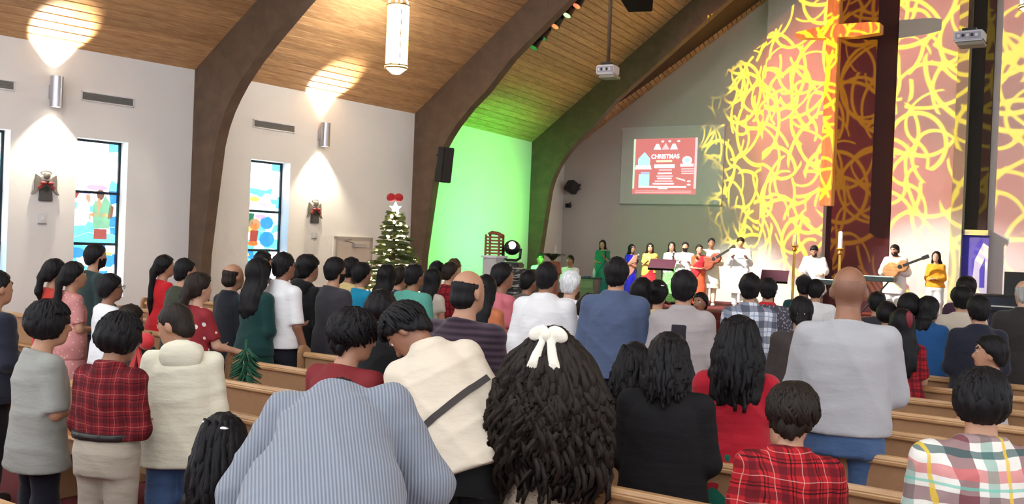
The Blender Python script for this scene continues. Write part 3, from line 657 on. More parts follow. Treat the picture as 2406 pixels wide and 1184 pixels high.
def loft(zs, cx, cy, rx, ry, o=(0, 0, 0), R=None, n=2.2):
    o = np.asarray(o, f32); zs = np.asarray(zs, f32); cx, cy, rx, ry = [np.full(len(zs), v, f32) if np.isscalar(v) else np.asarray(v, f32) for v in (cx, cy, rx, ry)]
    def f(P):
        p = P-o
        if R is not None: p = p@R
        z = p[:, 2]; X = np.interp(z, zs, rx); Y = np.interp(z, zs, ry)
        k = (np.abs((p[:, 0]-np.interp(z, zs, cx))/X)**n+np.abs((p[:, 1]-np.interp(z, zs, cy))/Y)**n)**(1/n)
        d = (k-1)*np.minimum(X, Y); e = np.maximum(zs[0]-z, z-zs[-1])
        return np.where((d > 0) & (e > 0), np.hypot(d, e), np.maximum(d, e)).astype(f32)
    return f
def smin(a, b, k):
    h = np.clip(.5+.5*(b-a)/k, 0, 1); return b+(a-b)*h-k*h*(1-h)
def U(fs, k=.03):
    def f(P):
        d = fs[0](P)
        for g in fs[1:]: d = smin(d, g(P), k)
        return d
    return f
def cut(f, o, n):                                                    # keep the side the normal points away from
    o = np.asarray(o, f32); n = np.asarray(n, f32); n = n/np.linalg.norm(n)
    return lambda P: np.maximum(f(P), (P-o)@n)
def both(f, g): return lambda P: np.maximum(f(P), g(P))
def minus(f, g): return lambda P: np.maximum(f(P), -g(P))
def folds(f, amp, seed, fx=(9, 7, 13)):
    r = random.Random(seed); ph = [r.uniform(0, 6) for _ in range(6)]; k = [r.uniform(.8, 1.25) for _ in range(6)]
    def g(P):
        x, y, z = P[:, 0], P[:, 1], P[:, 2]
        u1 = fx[0]*k[0]*x*1.5+fx[2]*k[1]*z*.85+ph[0]+1.6*np.sin(4.5*z+ph[1]+3*x); u2 = fx[2]*k[2]*z*1.25-fx[0]*k[3]*x*.9+fx[1]*y*1.2+ph[2]+1.2*np.sin(6*x+ph[4]); mk = .55+.45*np.sin(5.1*x+4.3*z+7*y+ph[5])
        w = (1.5*(1-np.abs(np.sin(u1)))**2*mk+1.2*(1-np.abs(np.sin(u2)))**2*(1.1-mk)+.35*np.sin(23*k[4]*z+13*x+ph[3])-.5)*-1.0
        return f(P)+amp*w.astype(f32)
    return g
def strands(f, o, amp, seed, freq=16, wave=1.0):
    r = random.Random(seed); o = np.asarray(o, f32); p0, p1, p2 = [r.uniform(0, 6) for _ in range(3)]
    def g(P):
        p = P-o; az = np.arctan2(p[:, 0], -p[:, 1]-.0); z = p[:, 2]
        w = np.sin(az*freq+wave*2.2*np.sin(z*13+p0)+p1)+.6*np.sin(az*freq*2.3+wave*1.7*np.sin(z*21+p2)+p0)+.5*wave*np.sin(z*34+az*5+p1)
        return f(P)+amp*w.astype(f32)
    return g
def skin_field(field, lo, hi, h):
    """surface nets over the zero set of field, refined only near the surface"""
    lo = np.asarray(lo, f32); B = 4; n = (np.ceil((np.asarray(hi)-lo)/(h*B)).astype(int)+1); H_ = h*B
    ax = [lo[i]+(np.arange(n[i])+.5)*H_ for i in range(3)]
    G = np.stack(np.meshgrid(*ax, indexing='ij'), -1).reshape(-1, 3).astype(f32)
    dc = field(G).reshape(n); near = np.abs(dc) < H_*1.15+.012
    m = near.copy()
    D = np.repeat(np.repeat(np.repeat(dc, B, 0), B, 1), B, 2); mk = np.repeat(np.repeat(np.repeat(near, B, 0), B, 1), B, 2)
    for a in range(3):
        s1 = [slice(None)]*3; s2 = [slice(None)]*3; s1[a] = slice(1, None); s2[a] = slice(None, -1); o_ = mk.copy(); mk[tuple(s1)] |= o_[tuple(s2)]
    idx = np.argwhere(mk); pts = (lo+idx*h).astype(f32)
    D[mk] = field(pts)
    D[0] = np.abs(D[0])+.001; D[-1] = np.abs(D[-1])+.001; D[:, 0] = np.abs(D[:, 0])+.001; D[:, -1] = np.abs(D[:, -1])+.001; D[:, :, 0] = np.abs(D[:, :, 0])+.001; D[:, :, -1] = np.abs(D[:, :, -1])+.001
    ins = D < 0
    s = ins[:-1, :-1, :-1].astype(np.int8)
    for a, b, c in ((1, 0, 0), (0, 1, 0), (0, 0, 1), (1, 1, 0), (1, 0, 1), (0, 1, 1), (1, 1, 1)):
        s = s+ins[a:ins.shape[0]-1+a, b:ins.shape[1]-1+b, c:ins.shape[2]-1+c]
    act = (s > 0) & (s < 8); ci = np.argwhere(act)
    if len(ci) == 0: return None
    vid = np.full(act.shape, -1, np.int32); vid[act] = np.arange(len(ci))
    cn = [(0, 0, 0), (1, 0, 0), (0, 1, 0), (1, 1, 0), (0, 0, 1), (1, 0, 1), (0, 1, 1), (1, 1, 1)]
    cv = np.stack([D[ci[:, 0]+a, ci[:, 1]+b, ci[:, 2]+c] for a, b, c in cn], 1)
    acc = np.zeros((len(ci), 3), f32); cnt = np.zeros(len(ci), f32)
    for i in range(8):
        for j in range(i+1, 8):
            if sum(abs(cn[i][k]-cn[j][k]) for k in range(3)) != 1: continue
            a, b = cv[:, i], cv[:, j]; x = (a < 0) != (b < 0); t = np.where(x, a/np.where(x, a-b, 1), 0)
            p = np.array(cn[i], f32)+t[:, None]*(np.array(cn[j], f32)-np.array(cn[i], f32)); acc += np.where(x[:, None], p, 0); cnt += x
    verts = lo+(ci+acc/cnt[:, None])*h
    quads = []
    for a in range(3):
        b, c = (a+1) % 3, (a+2) % 3
        s1 = [slice(None)]*3; s2 = [slice(None)]*3; s1[a] = slice(0, -1); s2[a] = slice(1, None)
        i0, i1 = ins[tuple(s1)], ins[tuple(s2)]; e = np.argwhere(i0 != i1)
        ok = (e[:, b] > 0) & (e[:, c] > 0) & (e[:, b] < ins.shape[b]-1) & (e[:, c] < ins.shape[c]-1); e = e[ok]
        if len(e) == 0: continue
        def cell(db, dc_):
            q = e.copy(); q[:, b] -= db; q[:, c] -= dc_; return vid[q[:, 0], q[:, 1], q[:, 2]]
        q = np.stack([cell(1, 1), cell(0, 1), cell(0, 0), cell(1, 0)], 1)
        fl_ = ~i0[e[:, 0], e[:, 1], e[:, 2]]; q[fl_] = q[fl_][:, ::-1]; quads.append(q)
    q = np.concatenate(quads); q = q[(q >= 0).all(1)]
    me = bpy.data.meshes.new('skin'); me.vertices.add(len(verts)); me.vertices.foreach_set('co', verts.astype(f32).ravel())
    me.loops.add(len(q)*4); me.loops.foreach_set('vertex_index', q.ravel().astype(np.int32)); me.polygons.add(len(q))
    me.polygons.foreach_set('loop_start', np.arange(len(q), dtype=np.int32)*4); me.polygons.foreach_set('use_smooth', np.ones(len(q), bool))
    me.update(calc_edges=True); me.validate(); return me

# ---- cloth and hair materials
def hairmat(name, c, rough=.5):
    if name in MATS: return MATS[name]
    m, t, b = nt(name); v = coords(t, (70, 70, 5)); n = node(t, 'ShaderNodeTexNoise'); n.inputs['Scale'].default_value = 1.0; n.inputs['Detail'].default_value = 3; link(t, v, n.inputs[0])
    mx = node(t, 'ShaderNodeMix', data_type='RGBA'); link(t, n.outputs[0], mx.inputs[0]); mx.inputs[6].default_value = col4([x*.45 for x in c]); mx.inputs[7].default_value = col4([x*1.7 for x in c])
    link(t, mx.outputs[2], b.inputs['Base Color']); b.inputs['Roughness'].default_value = rough; b.inputs['Specular IOR Level'].default_value = .18
    bp = node(t, 'ShaderNodeBump'); bp.inputs['Strength'].default_value = .55; bp.inputs['Distance'].default_value = .01; link(t, n.outputs[0], bp.inputs['Height']); link(t, bp.outputs[0], b.inputs['Normal'])
    MATS[name] = m; return m
def skinmat(name, c):
    if name in MATS: return MATS[name]
    m, t, b = nt(name); n = node(t, 'ShaderNodeTexNoise'); n.inputs['Scale'].default_value = 14; n.inputs['Detail'].default_value = 3; link(t, coords(t), n.inputs[0])
    mx = node(t, 'ShaderNodeMix', data_type='RGBA'); link(t, n.outputs[0], mx.inputs[0]); mx.inputs[6].default_value = col4([x*.85 for x in c]); mx.inputs[7].default_value = col4([x*1.12 for x in c])
    link(t, mx.outputs[2], b.inputs['Base Color']); b.inputs['Roughness'].default_value = .48
    b.inputs['Subsurface Weight'].default_value = 0.0
    MATS[name] = m; return m
def cloth(name, c, rough=.85, bump=.25, var=.05, sheen=.15, metal=0.0): return plain(name, c, rough, metal, var, 5, bump*1.1, 11, (1, 1, 2.6), sheen=sheen, spec=.25)
def band(t, x, per, lo, hi, off=0.0):
    """1 inside a stripe lo..hi of each period"""
    fr = math_node(t, 'FRACT', math_node(t, 'MULTIPLY_ADD', x, 1/per, off)); a = math_node(t, 'GREATER_THAN', fr, lo); b = math_node(t, 'LESS_THAN', fr, hi); return math_node(t, 'MULTIPLY', a, b)
def plaid(name, base, bands, per=.11, rough=.85, soft=.5):
    """woven check: bands = (axis 'x'/'z'/'b', lo, hi, colour, weight)"""
    if name in MATS: return MATS[name]
    m, t, b = nt(name); sp = node(t, 'ShaderNodeSeparateXYZ'); 
    tc = node(t, 'ShaderNodeTexCoord'); nz = node(t, 'ShaderNodeTexNoise'); nz.inputs['Scale'].default_value = 5; link(t, tc.outputs['Object'], nz.inputs[0])
    va = node(t, 'ShaderNodeVectorMath', operation='MULTIPLY_ADD'); link(t, nz.outputs['Color'], va.inputs[0]); va.inputs[1].default_value = (.05, .05, .05); link(t, tc.outputs['Object'], va.inputs[2]); link(t, va.outputs[0], sp.inputs[0])
    # follow the cloth round the body: x plus some depth
    xx = math_node(t, 'MULTIPLY_ADD', sp.outputs[1], .55, sp.outputs[0]); zz = sp.outputs[2]
    cur = None; prev = col4(base)
    for ax, lo, hi, c, wgt in bands:
        for a in (('x', 'z') if ax == 'b' else (ax,)):
            mk = math_node(t, 'MULTIPLY', band(t, xx if a == 'x' else zz, per, lo, hi, .5), wgt)
            mx = node(t, 'ShaderNodeMix', data_type='RGBA'); link(t, mk, mx.inputs[0])
            if cur is None: mx.inputs[6].default_value = prev
            else: link(t, cur, mx.inputs[6])
            mx.inputs[7].default_value = col4(c); cur = mx.outputs[2]
    link(t, cur, b.inputs['Base Color']); b.inputs['Roughness'].default_value = rough; b.inputs['Specular IOR Level'].default_value = .2
    n2 = node(t, 'ShaderNodeTexNoise'); n2.inputs['Scale'].default_value = 16; link(t, tc.outputs['Object'], n2.inputs[0]); bp = node(t, 'ShaderNodeBump'); bp.inputs['Strength'].default_value = .25; bp.inputs['Distance'].default_value = .02; link(t, n2.outputs[0], bp.inputs['Height']); link(t, bp.outputs[0], b.inputs['Normal'])
    MATS[name] = m; return m
def speckle(name, base, spot, scale=22, thr=.32, rough=.8, metal=0.0, spots_metal=False):
    if name in MATS: return MATS[name]
    m, t, b = nt(name); v = node(t, 'ShaderNodeTexVoronoi'); v.inputs['Scale'].default_value = scale; v.inputs['Randomness'].default_value = 1; tc = coords(t); link(t, tc, v.inputs['Vector'])
    k = math_node(t, 'LESS_THAN', v.outputs['Distance'], thr); mx = node(t, 'ShaderNodeMix', data_type='RGBA'); link(t, k, mx.inputs[0]); mx.inputs[6].default_value = col4(base); mx.inputs[7].default_value = col4(spot); link(t, mx.outputs[2], b.inputs['Base Color'])
    b.inputs['Roughness'].default_value = rough
    if spots_metal: link(t, math_node(t, 'MULTIPLY', k, .9), b.inputs['Metallic']); link(t, math_node(t, 'MULTIPLY_ADD', k, -.6, .8), b.inputs['Roughness'])
    MATS[name] = m; return m
def ribbed(name, c1, c2, per=.02, axis='x', rough=.9, depth=.35):
    if name in MATS: return MATS[name]
    m, t, b = nt(name); tc = node(t, 'ShaderNodeTexCoord'); sp = node(t, 'ShaderNodeSeparateXYZ'); link(t, tc.outputs['Object'], sp.inputs[0])
    x = math_node(t, 'MULTIPLY_ADD', sp.outputs[1], .35, sp.outputs[0]) if axis == 'x' else sp.outputs[2]
    sn = math_node(t, 'MULTIPLY_ADD', math_node(t, 'SINE', math_node(t, 'MULTIPLY', x, 2*math.pi/per)), .5, .5)
    mx = node(t, 'ShaderNodeMix', data_type='RGBA'); link(t, sn, mx.inputs[0]); mx.inputs[6].default_value = col4(c1); mx.inputs[7].default_value = col4(c2); link(t, mx.outputs[2], b.inputs['Base Color'])
    b.inputs['Roughness'].default_value = rough; b.inputs['Specular IOR Level'].default_value = .2; b.inputs['Sheen Weight'].default_value = .2
    bp = node(t, 'ShaderNodeBump'); bp.inputs['Strength'].default_value = depth; bp.inputs['Distance'].default_value = .01; link(t, sn, bp.inputs['Height']); link(t, bp.outputs[0], b.inputs['Normal'])
    MATS[name] = m; return m
SK = {'deep': skinmat('skin_deep', srgb(112, 72, 54)), 'brown': skinmat('skin_brown', srgb(150, 104, 80)), 'tan': skinmat('skin_tan', srgb(184, 136, 108)), 'light': skinmat('skin_light', srgb(206, 162, 136))}
HR = {'black': hairmat('hair_black', (.009, .008, .009)), 'dark': hairmat('hair_dark_brown', (.020, .014, .011)), 'brown': hairmat('hair_brown', (.075, .048, .032)), 'grey': hairmat('hair_grey', (.35, .34, .33)), 'white': hairmat('hair_white', (.75, .77, .80))}
m_lip = plain('lips', srgb(140, 76, 70), .5); m_eye = plain('eye_white', srgb(225, 222, 215), .3); m_iris = plain('eye_dark', (.012, .009, .008), .2)
BLK = cloth('black_cloth', srgb(20, 20, 22)); NAVY = cloth('navy_trousers', srgb(26, 28, 40)); JEAN = cloth('blue_denim', srgb(72, 98, 138), bump=.35, var=.15); KHAKI = cloth('khaki_twill', srgb(176, 166, 150)); GREYT = cloth('grey_trousers', srgb(70, 70, 74))
m_shoe = plain('shoe_leather', srgb(28, 24, 22), .4); m_sneak = plain('white_shoe', srgb(214, 210, 204), .5)

ARM = {'down': ((.14, -.03, -1), (.04, .18, -1)), 'front': ((.16, .04, -1), (-.62, .80, -.05)), 'hold': ((.16, .12, -1), (-.42, .85, .42)), 'cross': ((.2, .2, -1), (-.93, .38, .04)), 'mic': ((.22, .2, -1), (-.5, .62, .75)),
       'pew': ((.2, .25, -1), (.02, .75, -.45)), 'swing': ((.16, -.12, -1), (.10, .12, -1)), 'guitar': ((.3, .1, -1), (-.55, .75, .15)), 'neck': ((.35, .25, -.9), (.25, .75, .35)), 'phone': ((.2, .3, -1), (-.3, .8, .55)), 'keys': ((.25, .25, -1), (-.1, .95, -.1)), 'reach': ((.35, .45, -1), (-.55, .45, -.8)), 'akimbo': ((.5, .1, -1), (-.2, .6, -.9))}
NP = [0]
def person(loc, rz, H, label, top=None, bottom=None, hair=None, skin='brown', vox=.014, female=False, build=1.0, lean=0, side=0, twist=0, head=(0, 0, 0), arms=('front', 'front'), face=False, beard=False, hands=False, group=None, extras=None, stance=.0, seated=False, hscale=1.0, shrug=.0, stubble=False):
    NP[0] += 1; seed = NP[0]; s = H/1.72; hs = float(np.clip(.72+.28*s, .8, 1.03))*hscale; bw = s*build; d2r = math.radians
    root = empty('person', loc, rz); tag(root, label, 'person', group)
    zs = H-(.225*hs+.095*s); zh = .52*H; 
    if seated: zs -= .0
    tl = zs-zh; hip = V3(0, 0, zh); Rt = Rz(d2r(twist))@Ry(d2r(side))@Rx(-d2r(lean))
    T = lambda x, y, z: hip+Rt@V3(x, y, z)
    # torso sections: fraction of the trunk, half width, half depth, forward shift
    sec = ((-.18, .135, .095, -.01), (.05, .172, .118, -.012), (.36, .150, .104, .0), (.68, .162, .120, .0), (.86, .150, .100, -.008), (.95, .108, .080, -.012), (1.02, .070, .066, -.014), (1.12, .052, .052, -.012)) if not female else \
          ((-.18, .14, .10, -.01), (.05, .176, .125, -.015), (.40, .126, .092, .0), (.68, .140, .108, .005), (.86, .130, .090, -.006), (.95, .094, .072, -.012), (1.02, .062, .060, -.014), (1.12, .046, .046, -.012))
    sw = (.166 if not female else .146)*bw
    def trunk(infl, lo_t=-.18, wf=0.0, hip_out=0.0):
        zz = [q[0]*tl for q in sec]; rx = [q[1]*bw+infl+(.010 if lo_t < -.18 and q[0] == .05 else 0) for q in sec]; ry = [q[2]*bw+infl for q in sec]; cy = [q[3]*bw for q in sec]
        if wf: rx[2] = rx[2]*(1-wf)+wf*max(rx[1], rx[3]); ry[2] = ry[2]*(1-wf)+wf*max(ry[1], ry[3])
        if lo_t < -.18: zz = [lo_t*tl]+zz[1:]; rx = [rx[1]+hip_out]+rx[1:]; ry = [ry[1]+hip_out*.7]+ry[1:]; cy = [cy[1]]+cy[1:]
        return loft(zz, 0, cy, rx, ry, hip, Rt)
    nb = T(0, -.012*s, tl*1.04); Rh = Rt@Rz(d2r(head[0]))@Ry(d2r(head[2]))@Rx(-d2r(head[1])) if lean < 25 else Rz(d2r(twist))@Rz(d2r(head[0]))@Ry(d2r(head[2]))@Rx(-d2r(head[1]))
    hc = nb+Rt@V3(0, .012*s, .062*s)+Rh@V3(0, .022*hs, .108*hs)
    Hd = lambda x, y, z: hc+Rh@(V3(x, y, z)*hs)
    # arms
    J = {}
    for sg, ps in ((-1, arms[0]), (1, arms[1])):
        u, fo = ARM[ps] if isinstance(ps, str) else ps
        u = V3(u[0]*sg, u[1], u[2]); u /= np.linalg.norm(u); fo = V3(fo[0]*sg, fo[1], fo[2]); fo /= np.linalg.norm(fo)
        S = T(sg*sw, -.004*s, tl*(.905+shrug)); R0 = Rt if lean < 25 else (Rz(d2r(twist))@Rx(-d2r(lean*.25)))
        ud = R0@u; fd = R0@fo; El = S+ud*.285*s; Wr = El+fd*.245*s; J[sg] = (S, El, Wr, ud, fd)
    # ---- the skin
    skn = [ell(Hd(0, -.006, .012), V3(.077, .097, .094)*hs, Rh), ell(Hd(0, .034, -.048), V3(.060, .066, .072)*hs, Rh), ell(Hd(0, .055, -.095), V3(.036, .036, .026)*hs, Rh)]
    hd = U(skn, .03*hs)
    parts = [hd, cap(T(0, -.012*s, tl*.92), hc+Rh@(V3(0, -.012, -.07)*hs), .060*s*build**.5, .053*s*build**.5)]
    det = [cap(Hd(0, .094, -.005), Hd(0, .112, -.036), .009*hs, .013*hs), ell(Hd(0, .088, .022), V3(.05, .014, .012)*hs, Rh)]
    for sg in (-1, 1): det += [ell(Hd(sg*.079, -.008, -.022), V3(.010, .021, .033)*hs, Rh@Rz(sg*-.35)), cap(Hd(sg*.010, .103, -.040), Hd(sg*.016, .098, -.041), .007*hs)]
    det.append(cap(Hd(-.018, .092, -.066), Hd(.018, .092, -.066), .008*hs))
    sock = U([ell(Hd(sg*.031, .098, .003), V3(.017, .012, .010)*hs, Rh) for sg in (-1, 1)], .004)
    limbs = [trunk(-.006)]
    rb = build**.5
    for sg in (-1, 1):
        S, El, Wr, ud, fd = J[sg]
        limbs += [cap(S-ud*.01, El, .052*s*rb, .040*s*rb), cap(El, Wr, .040*s*rb, .027*s*rb)]
        # hand: palm, four fingers of different length, thumb from the side of the palm
        Z = fd; X = np.cross(Z, V3(0, 0, 1)) if abs(Z[2]) < .9 else np.cross(Z, V3(0, 1, 0)); X /= np.linalg.norm(X); Y = np.cross(Z, X)
        if abs(Z[2]) >= .9: X, Y = -Y*1.0, X*1.0       # hanging hand: palm towards the thigh
        pl = .085*s; inn = Y if np.dot(Y, V3(-sg, 0, 0)) > 0 else -Y
        for k in (-.024, 0, .024): limbs.append(cap(Wr+X*k*.6*s, Wr+Z*pl+X*k*s, .016*s, .014*s))
        if hands:
            for k, ln in ((-.033, .062), (-.011, .074), (.011, .078), (.033, .068)):
                a = Wr+Z*pl+X*k*s; b = a+(Z*.9+inn*.35)*ln*.5*s; c = b+(Z*.6+inn*.8)*ln*.45*s; limbs += [cap(a, b, .0095*s, .0085*s), cap(b, c, .0085*s, .0075*s)]
            a = Wr+Z*.025*s+X*.03*s; limbs += [cap(a, a+(Z*.7+X*.5+inn*.4)*.045*s, .012*s, .010*s), cap(a+(Z*.7+X*.5+inn*.4)*.045*s, a+(Z*.7+X*.5+inn*.4)*.045*s+(Z*.9+inn*.4)*.028*s, .010*s, .008*s)]
        else:
            for k, ln in ((-.03, .05), (-.01, .06), (.01, .062), (.03, .052)): limbs.append(cap(Wr+Z*pl+X*k*s, Wr+Z*(pl+ln*s)+inn*.02*s+X*k*1.15*s, .0098*s, .008*s))
            a = Wr+Z*.02*s+X*.03*s; limbs.append(cap(a, a+(Z*.7+X*.5+inn*.4)*.06*s, .012*s, .009*s))
    legs = {}
    for sg in (-1, 1):
        hx = .085*bw; kx = (.085+.015)*s+stance*.5; axx = .09*s+stance
        if not seated: K = V3(sg*kx, .01, .285*H); An = V3(sg*axx, -.02, .05*H)
        else: K = V3(sg*(kx+.06), .40*s, zh-.02); An = V3(sg*(axx+.06), .42*s, zh-.42*s)
        legs[sg] = (V3(sg*hx, 0, zh-.01), K, An); r0 = .082*bw
        limbs += [cap(legs[sg][0], K, r0, .054*s*rb), cap(K, An, .05*s*rb, .034*s*rb), cap(An+V3(0, -.03*s, -.05*s), An+V3(0, .12*s, -.055*s), .03*s, .026*s)]
    body_f = U([parts[0], parts[1]]+limbs, .022*s)
    def bodyf(P):
        d = body_f(P); d = smin(d, U(det, .006)(P), .007*hs); return np.maximum(d, -sock(P)) if face else d
    pr = [T(0, 0, 0), hc]+[j for sg in (-1, 1) for j in J[sg][:3]]+[j for sg in (-1, 1) for j in legs[sg]]
    lo = np.min(pr, 0)-.26; hi = np.max(pr, 0)+.26; lo[2] = min(legs[1][2][2], legs[-1][2][2])-.05*H-.03
    me = skin_field(bodyf, lo, hi, vox if (face or hands) and vox < .016 else vox*1.3); nm = np.empty(len(me.polygons)*3, f32); me.polygons.foreach_get('center', nm); ctr = ((nm.reshape(-1, 3)-hc)@Rh)/hs
    mi = np.zeros(len(me.polygons), np.int32)
    mi[((ctr[:, 0]/.026)**2+((ctr[:, 2]+.066)/.010)**2 < 1) & (ctr[:, 1] > .07)] = 1
    for sg in (-1, 1): mi[(((ctr[:, 0]-sg*.032)/.022)**2+((ctr[:, 2]-.027)/.007)**2 < 1) & (ctr[:, 1] > .05)] = 2
    if beard: mi[(ctr[:, 2] < -.035) & (ctr[:, 2] > -.14) & (ctr[:, 1] > .0) & ((np.abs(ctr[:, 0]) > .03) | (ctr[:, 2] < -.076) | ((ctr[:, 2] > -.056) & (ctr[:, 2] < -.044))) & (mi == 0)] = 2
    hcol = (hair or {}).get('col', 'black')
    if stubble: mi[(ctr[:, 2] < .012-.25*ctr[:, 1]) & (ctr[:, 2] > -.085) & (ctr[:, 1] < .03) & (np.abs(ctr[:, 0]) < .084)] = 3
    b_o = obj('body', me, [SK[skin], m_lip, HR[hcol]]+([skinmat('skin_stubble', srgb(134, 93, 72))] if stubble else []), root); me.polygons.foreach_set('material_index', mi)
    if face:
        for sg in (-1, 1):
            bm = bmesh.new(); uvball(bm, (0, 0, 0), .0118*hs, 12, 8); e_ = obj('eye', bm, m_eye, root, True); e_.location = Vector(Hd(sg*.031, .0775, .003)); e_.rotation_euler = Matrix(Rh.tolist()).to_euler()
            bm = bmesh.new(); uvball(bm, (0, .0072*hs, 0), .0066*hs, 10, 6, (1, .75, 1)); obj('iris', bm, m_iris, e_, True)
    # ---- clothes
    ctx = dict(root=root, T=T, tl=tl, s=s, bw=bw, trunk=trunk, J=J, legs=legs, hip=hip, Rt=Rt, zh=zh, H=H, lo=lo, hi=hi, vox=vox, seed=seed, Hd=Hd, Rh=Rh, hs=hs, hc=hc, rb=rb, sw=sw, nb=nb, female=female, zs=zs, shrug=shrug)
    if top: wear_top(ctx, **top)
    if bottom: wear_bottom(ctx, **bottom)
    ctx['hcol'] = hcol; ctx['vol'] = (hair or {}).get('vol', 0)
    if hair: wear_hair(ctx, **hair)
    for ex in (extras or []): ex(ctx)
    return root
def wear_top(c, mat, sleeve=1.95, loose=.016, hem=-.12, collar=False, boxy=.25, amp=.0058, name='shirt', flare=.0, hood=False, neck=1.05, cuffs=False, puff=0.0):
    s, bw, tl, T, Rt = c['s'], c['bw'], c['tl'], c['T'], c['Rt']; lo_t = min(-.19, hem-.02)
    fs = [c['trunk'](loose, lo_t, boxy, flare+.014)]; c['untucked'] = hem < 0
    for sg in (-1, 1):
        S, El, Wr, ud, fd = c['J'][sg]; ra = (.054+loose*.5)*s*c['rb']; rb_ = (.045+loose*.7)*s*c['rb']; rc = (.034+loose*.6)*s*c['rb']
        if puff: rb_ += puff; rc += puff*.6
        fs.append(cap(T(sg*.015*s, -.02*s, tl*(1.0+c['shrug']*.4)), S, .052*s, ra*.93))
        if sleeve > .05:
            if sleeve <= 1:
                e = S+ud*.285*s*sleeve; fs.append(cut(cap(S, S+ud*.285*s, ra, rb_+.006), e, ud))
            else:
                e = El+fd*.245*s*min(1., sleeve-1); fs += [cap(S, El, ra, rb_), cut(cap(El, Wr, rb_, rc), e, fd)]
    if not collar: fs.append(loft([tl*.93, tl*1.02, tl*1.08], 0, [-.016*s]*3, [.085*s*c['rb'], .070*s*c['rb'], .062*s*c['rb']], [.078*s*c['rb'], .066*s*c['rb'], .06*s*c['rb']], c['hip'], Rt))
    if collar: fs.append(loft([tl*.95, tl*1.06, tl*1.115], 0, [-.016*s]*3, [.085*s*c['rb'], .078*s*c['rb'], .07*s*c['rb']], [.08*s*c['rb'], .073*s*c['rb'], .066*s*c['rb']], c['hip'], Rt)); neck = max(neck, 1.11)
    f = U(fs, .03*s); f = folds(f, amp, c['seed']*7+1)
    f = cut(f, T(0, 0, tl*neck), Rt@V3(0, .30, 1)); f = cut(f, T(0, 0, tl*hem), Rt@V3(0, 0, -1))
    lo = c['lo'].copy(); lo[:2] -= .06; hi = c['hi'].copy(); hi[:2] += .06; lo[2] = max(lo[2], min(T(0, 0, tl*hem)[2]-.25, c['J'][1][2][2]-.1, c['J'][-1][2][2]-.1)); hi[2] = min(hi[2], max(c['nb'][2]+.3, c['J'][1][2][2]+.15))
    c['topf'] = f
    me = skin_field(f, lo, hi, c['vox'])
    o = obj(name, me, mat, c['root'])
    if hood:
        h = U([ell(T(0, -.095*s, tl*1.0), V3(.13, .055, .10)*s, Rt), ell(T(0, -.06*s, tl*1.06), V3(.115, .07, .06)*s, Rt), cap(T(-.09*s, -.03*s, tl*1.06), T(-.06*s, .08*s, tl*.93), .035*s), cap(T(.09*s, -.03*s, tl*1.06), T(.06*s, .08*s, tl*.93), .035*s)], .03)
        h = minus(h, ell(T(0, -.035*s, tl*1.14), V3(.085, .055, .10)*s, Rt)); me = skin_field(folds(h, .003, c['seed']), T(0, 0, tl)-.32, T(0, 0, tl)+.32, c['vox']); obj('hood', me, mat, o)
    if cuffs:
        for sg in (-1, 1):
            S, El, Wr, ud, fd = c['J'][sg]; bm = bmesh.new(); tube(bm, [Wr-fd*.03*s, Wr+fd*.02*s], .044*s, 14); obj('cuff', bm, mat, o, True, auto=40)
    c['top'] = o
def wear_bottom(c, mat, kind='trousers', loose=.012, hem=.05, flare=.12, name=None, shoes=m_shoe, waist=.18, amp=.004, feet=True, belt=None):
    s, bw, H, zh, tl = c['s'], c['bw'], c['H'], c['zh'], c['tl']
    if kind == 'trousers':
        un = .014 if c.get('untucked') else -.006; fs = [loft([zh-.13*s, zh, zh+.12*s], 0, -.012*s, [.150*bw+loose, .166*bw+loose-un, .150*bw+loose-un], [.108*bw+loose, .120*bw+loose-un, .106*bw+loose-un])]
        for sg in (-1, 1):
            a, k, an = c['legs'][sg]; fs += [cap(a-V3(0, 0, .06*s), k, .080*bw+loose*.8, .064*s+loose), cap(k, an, .064*s+loose, .048*s+loose)]
        f = folds(U(fs, .03), amp, c['seed']*3); f = cut(f, (0, 0, hem*H if not c.get('seated') else -9), (0, 0, -1)); nm = name or 'trousers'; top = zh+.2
    else:
        zt = zh+waist*tl; r0 = (.150 if not c['female'] else .135)*bw+loose; rh = .182*bw+loose
        f = loft([hem, hem+.03, (hem+zh)/2, zh-.02*s, zh+.09*s, zt], 0, -.01*s, [rh+flare, rh+flare, rh+flare*.55, rh, (rh+r0)/2+.01, r0], [(rh+flare)*.8, (rh+flare)*.8, (rh+flare*.5)*.78, rh*.74, rh*.70, r0*.74], n=2.1)
        f = folds(f, amp*1.6, c['seed']*3, (16, 14, 3)); nm = name or 'skirt'; top = zt+.05
    lo = c['lo'].copy(); hi = c['hi'].copy(); lo[:2] -= .12; hi[:2] += .12; hi[2] = top
    me = skin_field(f, lo, hi, c['vox']*1.15); o = obj(nm, me, mat, c['root']); c['bottom'] = o
    if belt is not None:
        me = skin_field(loft([zh+.085*s, zh+.125*s], 0, -.012*s, .158*bw+loose+.016, .113*bw+loose+.016), lo, hi, c['vox']); obj('belt', me, belt, o)
    if feet and shoes is not None:
        for sg in (-1, 1):
            an = c['legs'][sg][2]; b = an+V3(0, 0, -.05*H); g = cut(U([ell(b+V3(0, .075*s, .03), V3(.048, .075, .05)*s), ell(b+V3(0, -.03*s, .035), V3(.040, .06, .06)*s), cap(b+V3(0, -.03*s, .02), b+V3(0, .1*s, .015), .042*s, .045*s)], .03), b+V3(0, 0, .004), (0, 0, -1))
            me = skin_field(g, b-.2, b+.25, max(.012, c['vox']*.8)); obj('shoe', me, shoes, c['root'])
